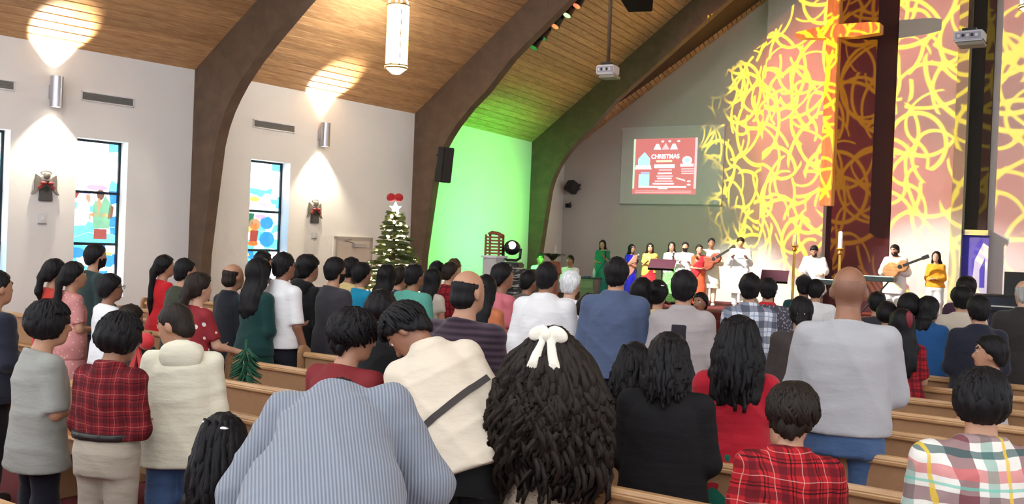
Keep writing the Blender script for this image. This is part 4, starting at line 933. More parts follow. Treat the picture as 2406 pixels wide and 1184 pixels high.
def wear_hair(c, style='short', col='black', vol=0.0, length=.0, amp=.0035, width=1.0, wave=1.0, pony=None, bun=False, bald=False, line=.022, back=-.075, extra=None, name='hair', clip=None):
    Hd, Rh, hs, hc = c['Hd'], c['Rh'], c['hs'], c['hc']; vx = min(c['vox'], .012) if c['vox'] < .016 else c['vox']
    base = ell(Hd(0, -.010, .016), V3(.086+vol, .104+vol, .101+vol)*hs, Rh)
    if style == 'bald':                                               # a fringe round the back and sides
        vx = min(vx, .009); g = minus(base, ell(Hd(0, .035, .082), V3(.115, .150, .062)*hs, Rh))
        g = U([g, ell(Hd(0, -.040, -.045), V3(.074, .070, .062)*hs, Rh)], .015); g = minus(g, U([ell(Hd(sg*.098, .022, -.050), V3(.036, .046, .052)*hs, Rh) for sg in (-1, 1)], .005))
        g = cut(cut(g, Hd(0, -.008, 0), Rh@V3(0, 1, -.25)), Hd(0, 0, -.098), Rh@V3(0, .3, -1))
    elif style in ('short', 'curly', 'crop'):
        g = base
        if style == 'curly': g = U([g, ell(Hd(0, -.02, .05), V3(.1, .105, .085)*hs, Rh)], .03)
        g = U([g, ell(Hd(0, -.040, -.050), V3(.072+vol*.5, .066+vol*.5, .062)*hs, Rh)], .02)
        g = cut(g, Hd(0, line, 0), Rh@V3(0, .74, -.67)); g = minus(g, U([ell(Hd(sg*.098, .022, -.050), V3(.036, .046, .052)*hs, Rh) for sg in (-1, 1)], .005)); g = cut(g, Hd(0, 0, back-.028), Rh@V3(0, .35, -1)); 
    elif style == 'bowl':
        g = U([base, ell(Hd(0, -.015, -.01), V3(.098+vol, .112+vol, .09)*hs, Rh)], .03)
        g = minus(g, ell(Hd(0, .125, -.060), V3(.105, .100, .085)*hs, Rh)); g = cut(g, Hd(0, 0, back-.02), Rh@V3(0, .45, -1))
    else:                                                             # long: falls from the crown down the back
        L = length*1.0; zt = hc[2]; o = V3(hc[0], hc[1], 0); fw = V3(0, 0, 0); ww = width*hs
        zz = [zt-L, zt-L*.8, zt-L*.45, zt-.10*hs, zt-.0*hs, zt+.06*hs]
        bk = -.035-.03*min(1, L)
        g2 = loft(zz, 0, [bk-.055, bk-.05, bk-.03, -.030, -.012, -.01], [.065*ww, .115*ww, .125*ww, .108*ww, .093*ww, .08*ww], [.035, .055, .062, .085*hs, .095*hs, .08*hs], o, Rz(math.atan2(-Rh[0, 1], Rh[1, 1])), n=2.1)
        g = U([base, g2], .03); g = minus(g, ell(Hd(0, .115, -.045), V3(.066, .09, .105)*hs, Rh)); g = cut(g, Hd(0, .062, 0), Rh@V3(0, 1, -.22))
    fs = [g]
    if bun: fs.append(ell(Hd(0, -.115, .02+(bun if not isinstance(bun, bool) else 0)), V3(.045, .04, .042)*hs, Rh))
    if pony:
        a = Hd(0, -.10, .03); b = Hd(0, -.13, -.06); fs += [cap(a, b, .026*hs, .036*hs), cap(b, b+V3(0, -.02, -pony*.55), .036*hs, .034*hs), cap(b+V3(0, -.02, -pony*.55), b+V3(0, .0, -pony), .034*hs, .010)]
    if extra: fs += extra(c)
    f = strands(U(fs, .015), hc, amp, c['seed']*5, wave=wave)
    lo = hc-.24*hs; hi = hc+.22*hs; lo[2] = hc[2]-max(.22, length+.03, (pony or 0)+.2); lo[1] -= .12; lo[0] -= .1*width; hi[0] += .1*width
    me = skin_field(f, lo, hi, vx); o = obj(name, me, HR[col], c['root']); c['hair'] = o
    if clip: clip(c, o)
# ================================================================== pews
ROW0, ROWD = 2.15, 0.77
PEWTOP = .84
m_rail = wood('pew_rail_oak', srgb(176, 132, 88), srgb(206, 166, 120), .25, (1.5, 12, 12), 2.0)
def pew(c0, c1, s, label, group):
    root = empty('church_pew', W((c0+c1)/2, s), RZ); tag(root, label, 'pew', group); w_ = c1-c0; q = w_/2
    def sl(name, pts, m, bev=.006):                                   # side profile (y,z) run across
        bm = bmesh.new(); a = [bm.verts.new((-q+.03, y, z)) for y, z in pts]; b = [bm.verts.new((q-.03, y, z)) for y, z in pts]; bm.faces.new(a); bm.faces.new(b[::-1]); n = len(pts)
        for i in range(n): bm.faces.new((a[i], a[(i+1) % n], b[(i+1) % n], b[i]))
        return obj(name, bm, m, root, bevel=bev)
    sl('backrest', [(-.02, .36), (.015, .36), (.0, .80), (-.035, .80)], m_pewback)
    sl('top_rail', [(-.055, .795), (.02, .795), (.022, .825), (.0, PEWTOP), (-.045, PEWTOP), (-.058, .82)], m_rail)
    sl('seat', [(.01, .40), (.37, .42), (.37, .45), (.01, .43)], m_pew); sl('seat_cushion', [(.03, .432), (.36, .452), (.35, .48), (.04, .465)], m_red, .01)
    sl('book_rack', [(-.13, .50), (-.03, .50), (-.03, .52), (-.12, .52)], m_pew, 0)
    for sg in (-1, 1):
        bm = bmesh.new(); pts = [(-.07, 0), (.36, 0), (.38, .10), (.37, .52), (.30, .58), (.10, .62), (.04, .86), (.0, .89), (-.05, .89), (-.075, .84)]
        a = [bm.verts.new((sg*q-.025, y, z)) for y, z in pts]; b = [bm.verts.new((sg*q+.025, y, z)) for y, z in pts]; bm.faces.new(a); bm.faces.new(b[::-1]); n = len(pts)
        for i in range(n): bm.faces.new((a[i], a[(i+1) % n], b[(i+1) % n], b[i]))
        obj('pew_end', bm, m_pewback, root, bevel=.006)
    return root
ORD = ['first', 'second', 'third', 'fourth', 'fifth', 'sixth', 'seventh', 'eighth', 'ninth', 'tenth', 'eleventh', 'twelfth', 'thirteenth']
for n in range(0, 12):
    pew(-6.15 if n != 1 else -1.7, .95, ROW0+ROWD*n-(.22 if n == 0 else 0), 'long tan wooden pew of the middle block, %s row ahead of the camera' % ORD[n], 'pews of the middle block')
for n in range(5, 13):
    pew(-11.6, -7.25, ROW0+ROWD*n, 'tan wooden pew of the block along the left wall, %s row counted from the camera' % ORD[n], 'pews of the left block')
# swags on two pew ends: green garland with a red bow
m_pine = plain('pine_garland', srgb(34, 86, 62), .8)
def swag(x, y, d, label, bow=True):
    p = at(x, y, d); root = empty('pew_garland', p, RZ); tag(root, label, 'garland', 'garlands on the pew ends'); bm = bmesh.new(); rr = random.Random(int(x))
    for k in range(170):
        z = rr.uniform(-.38, .06); wd = .09*(1-abs(z+.12)/.34*.6); a = rr.uniform(0, 6.3); b0 = (wd*.3*math.cos(a), wd*.3*math.sin(a), z)
        tube(bm, [b0, (b0[0]+wd*math.cos(a)*1.1, b0[1]+wd*math.sin(a)*1.1, z-.05)], [.010, .002], 4)
    tag(obj('pine_needles', bm, m_pine, root), kind='stuff')
    bm = bmesh.new(); tube(bm, [(0, 0, .12), (0, 0, -.36)], .012, 6); obj('stem', bm, m_pine, root)
    if bow:
        for sg in (-1, 1):
            bm = bmesh.new(); uvball(bm, (sg*.07, -.08, .07), .075, 12, 8, (1, .55, .8)); obj('bow_loop', bm, m_red, root, True)
            bm = bmesh.new(); prism(bm, [(0, .06), (sg*.10, -.16), (sg*.04, -.18), (-sg*.01, .02)], -.10, -.085, 'y'); obj('bow_tail', bm, m_red, root)
        bm = bmesh.new(); uvball(bm, (0, -.1, .07), .035, 10, 6); obj('bow_knot', bm, m_red, root, True)
swag(578, 838, 6.9, 'green pine garland on the pew left of the white shirted man', False)
swag(352, 822, 6.6, 'pine garland with a large red bow beside the boy in the cream hoodie')

# ================================================================== the congregation
FOCUS = np.array([7.3, 21.6])
SC = lambda r, g, b: srgb(r, g, b)
def place(x, y, px, snap=True):
    d = F/px; q = at(x, y, d)
    if snap:
        s_ = cs(q)[1]; n = round((s_-ROW0-.5)/ROWD); d *= (ROW0+.5+ROWD*n)/s_; q = at(x, y, d)
    return q, d
LOG = []
def aud(x, y, px, label, turn=0, snap=True, **kw):
    q, d = place(x, y, px, snap); H = float(q[2]); dv = FOCUS-q[:2]; rz = -math.atan2(dv[0], dv[1])+math.radians(turn)
    vox = .0105 if d < 5 else (.0135 if d < 7.5 else .0185)
    kw.setdefault('vox', vox); LOG.append((label[:40], round(H, 2), round(d, 2)))
    return person((q[0], q[1], 0), rz, H, label, **kw)
def stg(x, y, label, ds=2.6, turn=0, z0=STAGE_Z, **kw):
    q = at_s(x, y, S_BACK-ds); H = float(q[2])-z0; dv = np.array([-1.5, 4.0])-q[:2]; rz = -math.atan2(dv[0], dv[1])+math.radians(turn)
    kw.setdefault('vox', .018); LOG.append((label[:40], round(H, 2), 'stage'))
    return person((q[0], q[1], z0), rz, H, label, face=True, **kw)
# --- extras
def strap(mat, a, b, name='strap', wid=.022, bulge=.02):
    """a band over the back from left hip side a to right shoulder b, given as (x, t) on the trunk"""
    def f(c):
        tl, T = c['tl'], c['T']; pts = []
        for k in range(17):
            t = k/16; x = a[0]+(b[0]-a[0])*t; z = a[1]+(b[1]-a[1])*t
            lo_, hi_ = -.5, 0.0                                         # march in from behind until the cloth is met
            fld = c['topf']
            ys = np.linspace(-.45, 0, 90); P = np.array([T(x*c['bw'], yy, z*tl) for yy in ys], f32); d = fld(P); i = int(np.argmax(d < .003)) if (d < .003).any() else 60
            pts.append(P[i])
        bm = bmesh.new(); up_ = Vector(c['Rt']@V3(-(b[1]-a[1])*tl, 0, (b[0]-a[0])*c['bw'])).normalized()*wid*.5; bk = Vector(c['Rt']@V3(0, -1, 0))*.005; rings = [[bm.verts.new(Vector(p)+q_) for q_ in (up_-bk, up_+bk, -up_+bk, -up_-bk)] for p in pts]
        for r0, r1 in zip(rings[:-1], rings[1:]):
            for i in range(4): bm.faces.new((r0[i], r0[(i+1) % 4], r1[(i+1) % 4], r1[i]))
        bm.faces.new(rings[0]); bm.faces.new(rings[-1][::-1]); obj(name, bm, mat, c['root'])
    return f
def drape(mat, w0=.06, off=.034, side=-1):
    """cloth over one shoulder and across the chest and back"""
    def f(c):
        T, tl, s = c['T'], c['tl'], c['s']; n = c['Rt']@V3(.78*side*-1, 0, .62); o = T(side*.07*s, 0, tl*.62)
        g = U([c['trunk'](off, -.3, .2), cap(T(side*.02, 0, tl), c['J'][side][0], .06*s, .085*s)], .03); nn = n/np.linalg.norm(n)
        h = lambda P: np.abs((P-o)@nn)-(w0+.07*s)
        q = cut(both(g, h), T(0, 0, tl*1.07), c['Rt']@V3(0, .3, 1)); lo = c['lo'].copy(); lo[2] = c['zh']-.25; hi = c['hi'].copy(); hi[2] = c['nb'][2]+.15
        me = skin_field(folds(q, .004, c['seed']*11, (14, 10, 14)), lo-.03, hi+.03, c['vox']); obj('saree_drape', me, mat, c['root'])
    return f
def scarf(mat):
    def f(c):
        T, tl, s = c['T'], c['tl'], c['s']; g = loft([tl*.97, tl*1.05, tl*1.13], 0, -.01, [.11*s, .10*s, .08*s], [.10*s, .095*s, .075*s], c['hip'], c['Rt']); me = skin_field(folds(g, .004, 3), c['nb']-.25, c['nb']+.25, c['vox']); obj('scarf', me, mat, c['root'])
    return f
def glasses(c):
    bm = bmesh.new(); Hd = c['Hd']
    for sg in (-1, 1):
        tube(bm, [Hd(sg*.033+.021*math.cos(a), .104, .003+.016*math.sin(a)) for a in np.linspace(0, 2*math.pi, 11)], .0025, 5, False)
        tube(bm, [Hd(sg*.054, .102, .006), Hd(sg*.082, .0, .0)], .0025, 5)
    tube(bm, [Hd(-.012, .106, .006), Hd(.012, .106, .006)], .0025, 5); obj('glasses', bm, m_black, c['root'])
def hairclip(mat, pos=(.0, -.10, .06), r=(.03, .015, .02), name='hair_clip'):
    def f(c):
        bm = bmesh.new(); uvball(bm, (0, 0, 0), 1, 12, 8, r); o = obj(name, bm, mat, c.get('hair') or c['root'], True); o.location = Vector(c['Hd'](*pos)); o.rotation_euler = Matrix(c['Rh'].tolist()).to_euler()
    return f
def hat(mat):
    def f(c):
        g = U([ell(c['Hd'](0, -.005, .04), V3(.098, .115, .09)*c['hs'], c['Rh']), ell(c['Hd'](0, -.0, .125), V3(.018, .018, .018)*c['hs'], c['Rh'])], .01); me = skin_field(cut(g, c['Hd'](0, 0, .0), c['Rh']@V3(0, .1, -1)), c['hc']-.2, c['hc']+.2, c['vox']); obj('knit_cap', me, mat, c['root'])
    return f
def long_locks(n, length, spread, mat, thick=.012, back=-.09, seed=1, wave=.02, top=.02, name='hair_locks'):
    """real tapered locks hanging down the back from the crown, as one mass of hair"""
    def f(c):
        r = random.Random(seed); bm = bmesh.new(); Hd = c['Hd']
        for k in range(n):
            a = r.uniform(-1.75, 1.75); z0 = r.uniform(-.02, .085) if abs(a) < 1.3 else r.uniform(-.03, .05)
            rad = .088+.02*(1-z0/.09); p0 = Hd(math.sin(a)*rad*.8, -math.cos(a)*rad-.0, z0+top); L = length*r.uniform(.58, 1.08); ph = r.uniform(0, 6); pts, rs = [], []
            for j in range(13):
                t = j/12; sp = spread*(t**.7)*(1-.42*t**2.2); ww = wave*math.sin(ph+t*11)*t; x = math.sin(a)*(sp)+ww; y = -.035*math.sin(min(1, t*2)*1.57)-.03*math.cos(a)*t+wave*.6*math.cos(ph*1.7+t*9)*t
                pts.append(Vector(p0)+Vector((x, y, -L*t+.05*math.sin(t*3)*0))); rs.append(thick*(.55+.9*math.sin(math.pi*min(1, .12+t*.88)))*r.uniform(.85, 1.15)+.001)
            tube(bm, pts, rs, 5)
        obj(name, bm, mat, c.get('hair') or c['root'], True)
    return f

def mop(n, seed=1, thick=.008, front=1.25, side=1.95, back=2.15, lift=-.002, jit=.10, name='hair_locks'):
    """locks combed from the crown over the scalp, standing a little proud"""
    def f(c):
        r = random.Random(seed); bm = bmesh.new(); Hd = c['Hd']; vol = c.get('vol', 0)+lift
        for k in range(n):
            a = r.uniform(-math.pi, math.pi); fr = (1-math.cos(a))/2                       # 0 at the back, 1 in front
            ab = abs(a); end = (back if ab < 1.15 else (side if ab < 1.6 else front))*r.uniform(.86, 1.04); st = r.uniform(.0, .55)*end; pts, rs = [], []; tw = r.uniform(-jit, jit)*3
            for j in range(9):
                t = j/8; ph = st+(end-st)*t; aa = a+tw*t; lf = vol+.006*r.random()+.010*t*t; sh = 1.0 if ph < 1.75 else 1-.22*(ph-1.75)
                pts.append(Vector(Hd(math.sin(ph)*math.sin(aa)*(.086+lf)*sh, -math.sin(ph)*math.cos(aa)*(.103+lf)*sh-.010, math.cos(ph)*(.100+lf)+.016)))
                rs.append(thick*(.35+.8*math.sin(math.pi*min(1, .1+t*.9)))+.0008)
            tube(bm, pts, rs, 5)
        obj(name, bm, HR[c.get('hcol', 'black')], c.get('hair') or c['root'], True)
    return f
# --- clothing colours
tee_grey = cloth('grey_jersey', SC(146, 146, 140)); hoodie = cloth('cream_fleece', SC(228, 222, 200)); rib = ribbed('blue_grey_rib', SC(112, 118, 130), SC(148, 155, 167), .0115)
cream = cloth('cream_knit', SC(222, 208, 188)); redknit = speckle('red_knit_dots', SC(120, 22, 28), SC(230, 200, 200), 11, .07); blackwool = cloth('black_wool', SC(22, 20, 22), sheen=.0); redknit2 = cloth('bright_red_knit', SC(168, 22, 40))
greytee = cloth('light_grey_jersey', SC(172, 172, 176), bump=.14); purple = ribbed('dark_plum_stripe', SC(42, 30, 40), SC(70, 54, 66), .035, 'z', depth=.1); whiteshirt = cloth('white_cotton', SC(232, 232, 234)); bluegrey = cloth('slate_blue_cotton', SC(78, 92, 122))
rp1 = plaid('red_black_plaid', SC(120, 30, 36), (('b', .0, .32, SC(60, 18, 24), .55), ('b', .44, .50, SC(30, 14, 18), .7), ('b', .72, .76, SC(190, 120, 110), .35)), .075)
rp2 = plaid('bright_red_plaid', SC(176, 34, 40), (('b', .0, .30, SC(74, 20, 28), .6), ('b', .42, .47, SC(20, 14, 16), .85), ('b', .55, .60, SC(20, 14, 16), .6), ('b', .80, .83, SC(226, 170, 160), .5)), .095)
mp = plaid('pastel_plaid', SC(226, 222, 214), (('x', .0, .26, SC(112, 32, 48), .75), ('z', .05, .24, SC(206, 106, 106), .75), ('x', .40, .56, SC(72, 150, 136), .55), ('z', .40, .50, SC(40, 84, 84), .8), ('z', .62, .82, SC(110, 40, 54), .7), ('x', .70, .76, SC(222, 186, 60), .85), ('z', .90, .95, SC(100, 190, 170), .7)), .21)
bwplaid = plaid('blue_white_plaid', SC(214, 220, 232), (('b', .0, .45, SC(34, 40, 66), .62), ('b', .70, .76, SC(90, 110, 160), .6)), .13)
redplaid3 = plaid('red_tartan', SC(160, 32, 40), (('b', .0, .35, SC(60, 20, 30), .6), ('b', .6, .66, SC(20, 20, 24), .7)), .08)
floral = speckle('red_floral', SC(140, 30, 40), SC(232, 216, 210), 17, .30); pinksaree = speckle('pink_silk', SC(196, 128, 124), SC(222, 170, 160), 30, .25, .5); pinksaree2 = cloth('rose_silk', SC(206, 110, 122), .5)
greenolive = cloth('olive_cotton', SC(58, 62, 48)); dgreen = cloth('dark_green_cotton', SC(38, 56, 54)); redtop = cloth('scarlet_knit', SC(206, 34, 42)); puffer = cloth('black_quilt', SC(24, 26, 34)); tealdark = cloth('dark_teal', SC(18, 58, 56)); cyan = cloth('cyan_cotton', SC(22, 140, 178)); yellow = cloth('pale_yellow_cotton', SC(214, 190, 130)); teal = cloth('sea_green_cotton', SC(92, 168, 152)); charcoal = cloth('charcoal_cotton', SC(56, 54, 60))
sequin = speckle('sequin_net', SC(176, 160, 140), SC(250, 246, 240), 90, .22, .6, spots_metal=True); taupe = cloth('taupe_cotton', SC(98, 88, 84)); brownc = cloth('brown_knit', SC(66, 58, 56)); camo = speckle('grey_speckle', SC(70, 68, 80), SC(150, 146, 156), 40, .35)
bluecoat = cloth('royal_blue_wool', SC(34, 82, 136)); beige = cloth('beige_wool', SC(206, 194, 178)); navysuit = cloth('navy_suit', SC(32, 34, 48)); darkbrown = cloth('dark_brown_jacket', SC(48, 44, 44)); plum = cloth('plum_knit', SC(64, 40, 60)); tealjkt = cloth('petrol_jacket', SC(22, 64, 68))
twotone = cloth('stone_grey_knit', SC(166, 158, 158)); bowcloth = cloth('white_bow_ribbon', SC(238, 232, 216)); whiteflower = speckle('white_black_flowers', SC(238, 240, 248), SC(30, 30, 36), 7, .22)
S_ = dict(style='short')
def tp(m, **k): return dict(mat=m, **k)
def bt(m, **k): return dict(mat=m, **k)

# --- nearest rows
aud(104, 700, 455, 'boy with black bowl haircut in a plain grey T-shirt, far left foreground', turn=-14, snap=False, top=tp(tee_grey, sleeve=.95, hem=-.42, loose=.03, boxy=.9, flare=.02, name='t_shirt'), bottom=bt(NAVY), hair=dict(style='bowl', vol=.004), skin='tan', arms=('down', 'front'), head=(-6, 4, 0), face=True, hands=True, extras=[mop(190, 3, lift=-.002)])
aud(266, 728, 480, 'boy with thick black hair in a red plaid shirt and khaki trousers', turn=10, snap=False, top=tp(rp1, sleeve=1.95, hem=.18, loose=.022, collar=True, boxy=.7), bottom=bt(KHAKI, loose=.02, belt=m_shoe), hair=dict(style='bowl', vol=.008), skin='brown', arms=('front', 'front'), head=(-14, 14, 0), face=True, build=1.05, extras=[mop(190, 4, lift=-.002)])
aud(434, 700, 445, 'boy with cropped hair looking left in a cream hooded sweatshirt', turn=40, snap=False, top=tp(hoodie, sleeve=1.95, hem=-.40, loose=.024, boxy=1, flare=.004, hood=True, name='hoodie', puff=.006), bottom=bt(JEAN, loose=.02), hair=dict(style='crop', vol=-.004, line=.03, col='dark', amp=.001), skin='tan', arms=('front', 'down'), head=(62, 20, 0), face=True, build=1.05)
def place_bent(px, py, d, z0=0.0):
    q = at(px, py, d); return (q[0], q[1], z0)
q = at(742, 1184, 2.92)
person((q[0], q[1], 0), math.radians(-4), 1.76, 'woman bending forward in a ribbed blue-grey sweater, middle foreground', top=tp(rib, sleeve=1.8, hem=-.3, loose=.032, boxy=1, amp=.005, name='sweater', puff=.016, neck=1.06, collar=True), bottom=bt(BLK), hair=dict(style='long', length=.2, vol=.004), female=True, skin='tan', build=1.2, shrug=.10, lean=50, side=-7, head=(24, 118, -16), arms=(((.42, .12, -.9), (.12, .05, -1)), ((.42, .25, -.8), (-.75, .1, -.55))), vox=.010, hands=True)
aud(522, 966, 600, 'small girl with long black hair and shiny clips beside the bending woman', snap=False, top=tp(BLK, name='dress'), bottom=bt(BLK, kind='skirt', hem=.35), hair=dict(style='long', length=.5, width=1.0, vol=.006), female=True, skin='tan', turn=10, extras=[long_locks(70, .52, .05, HR['black'], .011, seed=4), hairclip(plain('silver_clip', SC(230, 230, 236), .2, .8), (-.03, -.07, .085), (.035, .012, .010)), hairclip(MATS['silver_clip'], (.04, -.085, .07), (.03, .012, .009))])
aud(818, 724, 545, 'boy with curly black hair in a dark red sweater, ear showing', turn=-4, top=tp(redknit, hem=-.2, loose=.03, boxy=.8, name='sweater'), bottom=bt(BLK), hair=dict(style='curly', vol=.014, amp=.006, wave=2.2), skin='tan', head=(-32, 6, 0), face=True, build=1.08, extras=[mop(210, 5, .010, lift=-.002, jit=.5, front=1.4)])
q = at(1080, 1184, 4.3)
person((q[0], q[1], 0), math.radians(2), 1.69, 'youth in a cream sweater leaning left, dark strap across his back', top=tp(cream, sleeve=1.95, hem=-.12, loose=.026, boxy=1, collar=True, amp=.007, name='sweater', puff=.008), bottom=bt(BLK, loose=.016), hair=dict(style='short', vol=.012, amp=.004), skin='brown', build=1.0, lean=19, side=-20, head=(72, 36, -4), arms=('pew', 'down'), vox=.010, face=True, extras=[mop(170, 8, front=1.2), strap(cloth('dark_strap', SC(70, 64, 62)), (-.27, .22), (.23, .62), wid=.03)])
def bow(c):
    root = c.get('hair'); Hd = c['Hd']
    for sg in (-1, 1):
        f = U([ell(Hd(sg*.045, -.095, .105), V3(.05, .022, .034)*c['hs'], c['Rh']@Ry(sg*.5)), cap(Hd(sg*.012, -.105, .09), Hd(sg*.05, -.135, -.045), .016, .030)], .012)
        f = both(f, ell(Hd(sg*.04, -.115, .03), V3(.075, .045, .13), c['Rh'])); me = skin_field(folds(f, .002, 5+sg), Hd(0, -.1, .03)-.22, Hd(0, -.1, .03)+.22, .008); obj('bow_half', me, bowcloth, root)
    bm = bmesh.new(); uvball(bm, (0, 0, 0), .024, 10, 8, (1, .8, 1.2)); o = obj('bow_knot', bm, bowcloth, root, True); o.location = Vector(Hd(0, -.112, .10))
aud(1300, 768, 545, 'girl with very long wavy dark hair, white bow and sparkling beige dress', turn=2, snap=False, top=tp(sequin, sleeve=.4, hem=.1, name='bodice'), bottom=bt(sequin, kind='skirt', hem=.12, flare=.13, waist=.4, name='dress_skirt', loose=.02), hair=dict(style='long', col='dark', length=.42, width=1.55, vol=.016, amp=.006), female=True, skin='tan', build=1.0, extras=[long_locks(440, .60, .27, HR['dark'], .0135, seed=2, wave=.045), bow])
aud(1572, 775, 525, 'person with neck length dark hair in a black blazer, centre foreground', turn=4, snap=False, top=tp(blackwool, hem=-.45, loose=.03, boxy=.8, flare=.02, collar=True, name='blazer', amp=.0018), bottom=bt(BLK), hair=dict(style='long', length=.17, width=.92, vol=.006, amp=.003), skin='tan', build=1.08, head=(-8, 4, 0), extras=[long_locks(110, .20, .005, HR['black'], .010, seed=21, wave=.006, top=.0)])
aud(1492, 800, 440, 'girl with long black hair half hidden behind the black blazer', top=tp(plum, name='dress'), bottom=bt(plum, kind='skirt', hem=.3), hair=dict(style='long', length=.42, width=1.15, vol=.006), female=True, skin='tan', extras=[long_locks(60, .42, .06, HR['black'], .012, seed=9)])
aud(1738, 738, 480, 'woman with straight shoulder length black hair in a bright red top', turn=4, snap=False, top=tp(redknit2, sleeve=.6, hem=-.25, loose=.018, boxy=.4, name='sweater'), bottom=bt(cloth('green_skirt', SC(18, 92, 74)), kind='skirt', hem=.3), hair=dict(style='long', length=.34, width=1.12, vol=.010, amp=.003), female=True, skin='tan', build=1.12, extras=[long_locks(110, .33, .05, HR['black'], .012, seed=6, wave=.008)])
aud(1998, 614, 448, 'tall bald man in a light grey long sleeved shirt and jeans', turn=0, snap=False, top=tp(greytee, sleeve=1.6, hem=-.04, loose=.020, boxy=.75, amp=.0048, flare=.0), bottom=bt(JEAN, loose=.018), skin='brown', stubble=True, hscale=1.09, build=1.12, arms=('cross', 'cross'), hands=True, head=(0, 2, 0))
aud(1862, 897, 650, 'child with tousled brown hair in a bright red plaid shirt', turn=6, snap=False, top=tp(rp2, hem=-.3, loose=.026, collar=True, boxy=.9, flare=.02), bottom=bt(JEAN), hair=dict(style='short', vol=.010, amp=.005, col='dark', wave=1.8, back=-.09), skin='tan', head=(-14, 8, 0), build=1.05, hscale=.94, extras=[mop(200, 6, lift=-.002, jit=.3)])
aud(2312, 857, 705, 'child with black hair in a pastel checked shirt, lower right corner', turn=2, snap=False, top=tp(mp, hem=-.3, loose=.028, collar=True, boxy=.9, flare=.02), bottom=bt(NAVY), hair=dict(style='bowl', vol=.0, back=-.06), skin='tan', head=(-6, 4, 0), build=1.08, hscale=.93, extras=[mop(200, 7, lift=-.002)])
# --- middle rows, right half
aud(1096, 625, 405, 'balding man in a dark plum striped polo shirt', turn=-6, top=tp(purple, sleeve=.95, hem=-.2, loose=.024, boxy=.8, name='polo_shirt'), bottom=bt(GREYT), hair=dict(style='bald', vol=-.007, amp=.001), skin='tan', build=1.1, head=(-10, 0, 0), hands=True)
aud(1285, 611, 308, 'man in a loose white long sleeved shirt seen from behind', turn=6, top=tp(whiteshirt, hem=-.05, loose=.034, collar=True, boxy=.9, puff=.014), bottom=bt(BLK), hair=dict(style='short', vol=.002, back=-.085), skin='brown', build=1.08, arms=('down', 'front'))
aud(1450, 600, 327, 'man in a slate blue shirt seen squarely from behind', turn=8, top=tp(bluegrey, hem=-.1, loose=.028, collar=True, boxy=.8), bottom=bt(NAVY), hair=dict(style='short', vol=.006, back=-.085), skin='tan', build=1.08)
def dark_yoke(c):
    T, tl, s = c['T'], c['tl'], c['s']; tf = c['topf']; g = cut(lambda P: tf(P)-.007, T(0, -.03, 0), c['Rt']@V3(0, 1, 0)); h = lambda P: np.abs(((P-c['hip'])@c['Rt'])[:, 0])-.055*s-.10*s*np.clip((tl*.62-((P-c['hip'])@c['Rt'])[:, 2])/(tl*.6), 0, 1)
    k = cut(both(g, h), T(0, 0, tl*.86), c['Rt']@V3(0, 0, 1)); me = skin_field(k, c['lo'], c['hi'], c['vox']); obj('dark_back_panel', me, cloth('dark_panel', SC(40, 36, 44)), c['root'])
aud(1608, 632, 310, 'man in a stone grey top with a dark flared panel on the back', turn=4, top=tp(twotone, sleeve=1.95, hem=-.2, loose=.026, collar=True, boxy=.8), bottom=bt(BLK), hair=dict(style='short', vol=.010, back=-.08), skin='tan', extras=[dark_yoke])
aud(1764, 640, 290, 'man in a navy and white checked shirt', turn=4, top=tp(bwplaid, hem=-.15, loose=.026, collar=True, boxy=.8), bottom=bt(NAVY), hair=dict(style='short', vol=.010, amp=.005, back=-.085), skin='tan')
aud(1546, 656, 264, 'woman with dark pinned up hair between the slate blue and stone grey shirts', turn=0, top=tp(yellow, sleeve=.4, name='blouse'), bottom=bt(plum, kind='skirt', hem=.1), hair=dict(style='short', vol=.012, bun=.02, back=-.07), female=True, skin='tan', extras=[hairclip(plain('silver_clip', SC(230, 230, 236), .2, .8), (.05, -.075, .075), (.03, .01, .008))])
aud(1510, 652, 251, 'woman with a broad mass of black hair just left of the pinned up hair', turn=0, top=tp(BLK, name='blouse'), bottom=bt(BLK, kind='skirt', hem=.1), hair=dict(style='long', length=.45, width=1.3, vol=.02), female=True, skin='tan')
aud(1384, 690, 264, 'child with black hair low between the white and slate blue shirts', turn=0, top=tp(dgreen), bottom=bt(BLK), hair=dict(style='bowl', vol=.02), skin='tan')
aud(1884, 693, 299, 'woman with tied back hair in a dark grey cardigan, left of the bald man', turn=4, top=tp(brownc, hem=-.2, loose=.026, boxy=.6, name='cardigan'), bottom=bt(BLK), hair=dict(style='short', vol=.006, pony=.16, back=-.07), female=True, skin='tan', build=1.15, extras=[hairclip(plain('silver_clip', SC(230, 230, 236), .2, .8), (.0, -.12, -.01), (.03, .012, .012))])
aud(1648, 684, 202, 'small child facing back over an adult shoulder beside the stone grey top', turn=170, top=tp(redtop), bottom=bt(BLK), hair=dict(style='short', vol=.006), skin='brown', face=True)
aud(1806, 650, 242, 'person in a grey speckled top with a red collar, right of the navy check', turn=2, top=tp(camo, hem=-.2, loose=.024), bottom=bt(BLK), hair=dict(style='short', vol=.006, back=-.1), skin='tan', build=1.1, extras=[scarf(redtop)])
aud(1890, 646, 207, 'person in a petrol green jacket and black knit cap', turn=4, top=tp(tealjkt, hem=-.2, loose=.03), bottom=bt(BLK), hair=dict(style='short'), skin='tan', extras=[hat(BLK)])
aud(1918, 654, 211, 'person in a white top with a round black hairdo beside the knit cap', turn=-8, top=tp(whiteshirt, hem=-.2, loose=.024), bottom=bt(NAVY), hair=dict(style='short', vol=.012, back=-.09), skin='tan', build=1.1)
aud(2062, 682, 229, 'man with black hair in a dark collar, just right of the bald man', turn=0, top=tp(charcoal), bottom=bt(BLK), hair=dict(style='short', vol=.006), skin='tan')
aud(2086, 705, 255, 'child with black hair in a grey jacket, below the guitarist', turn=0, top=tp(taupe), bottom=bt(BLK), hair=dict(style='bowl', vol=.006), skin='tan')
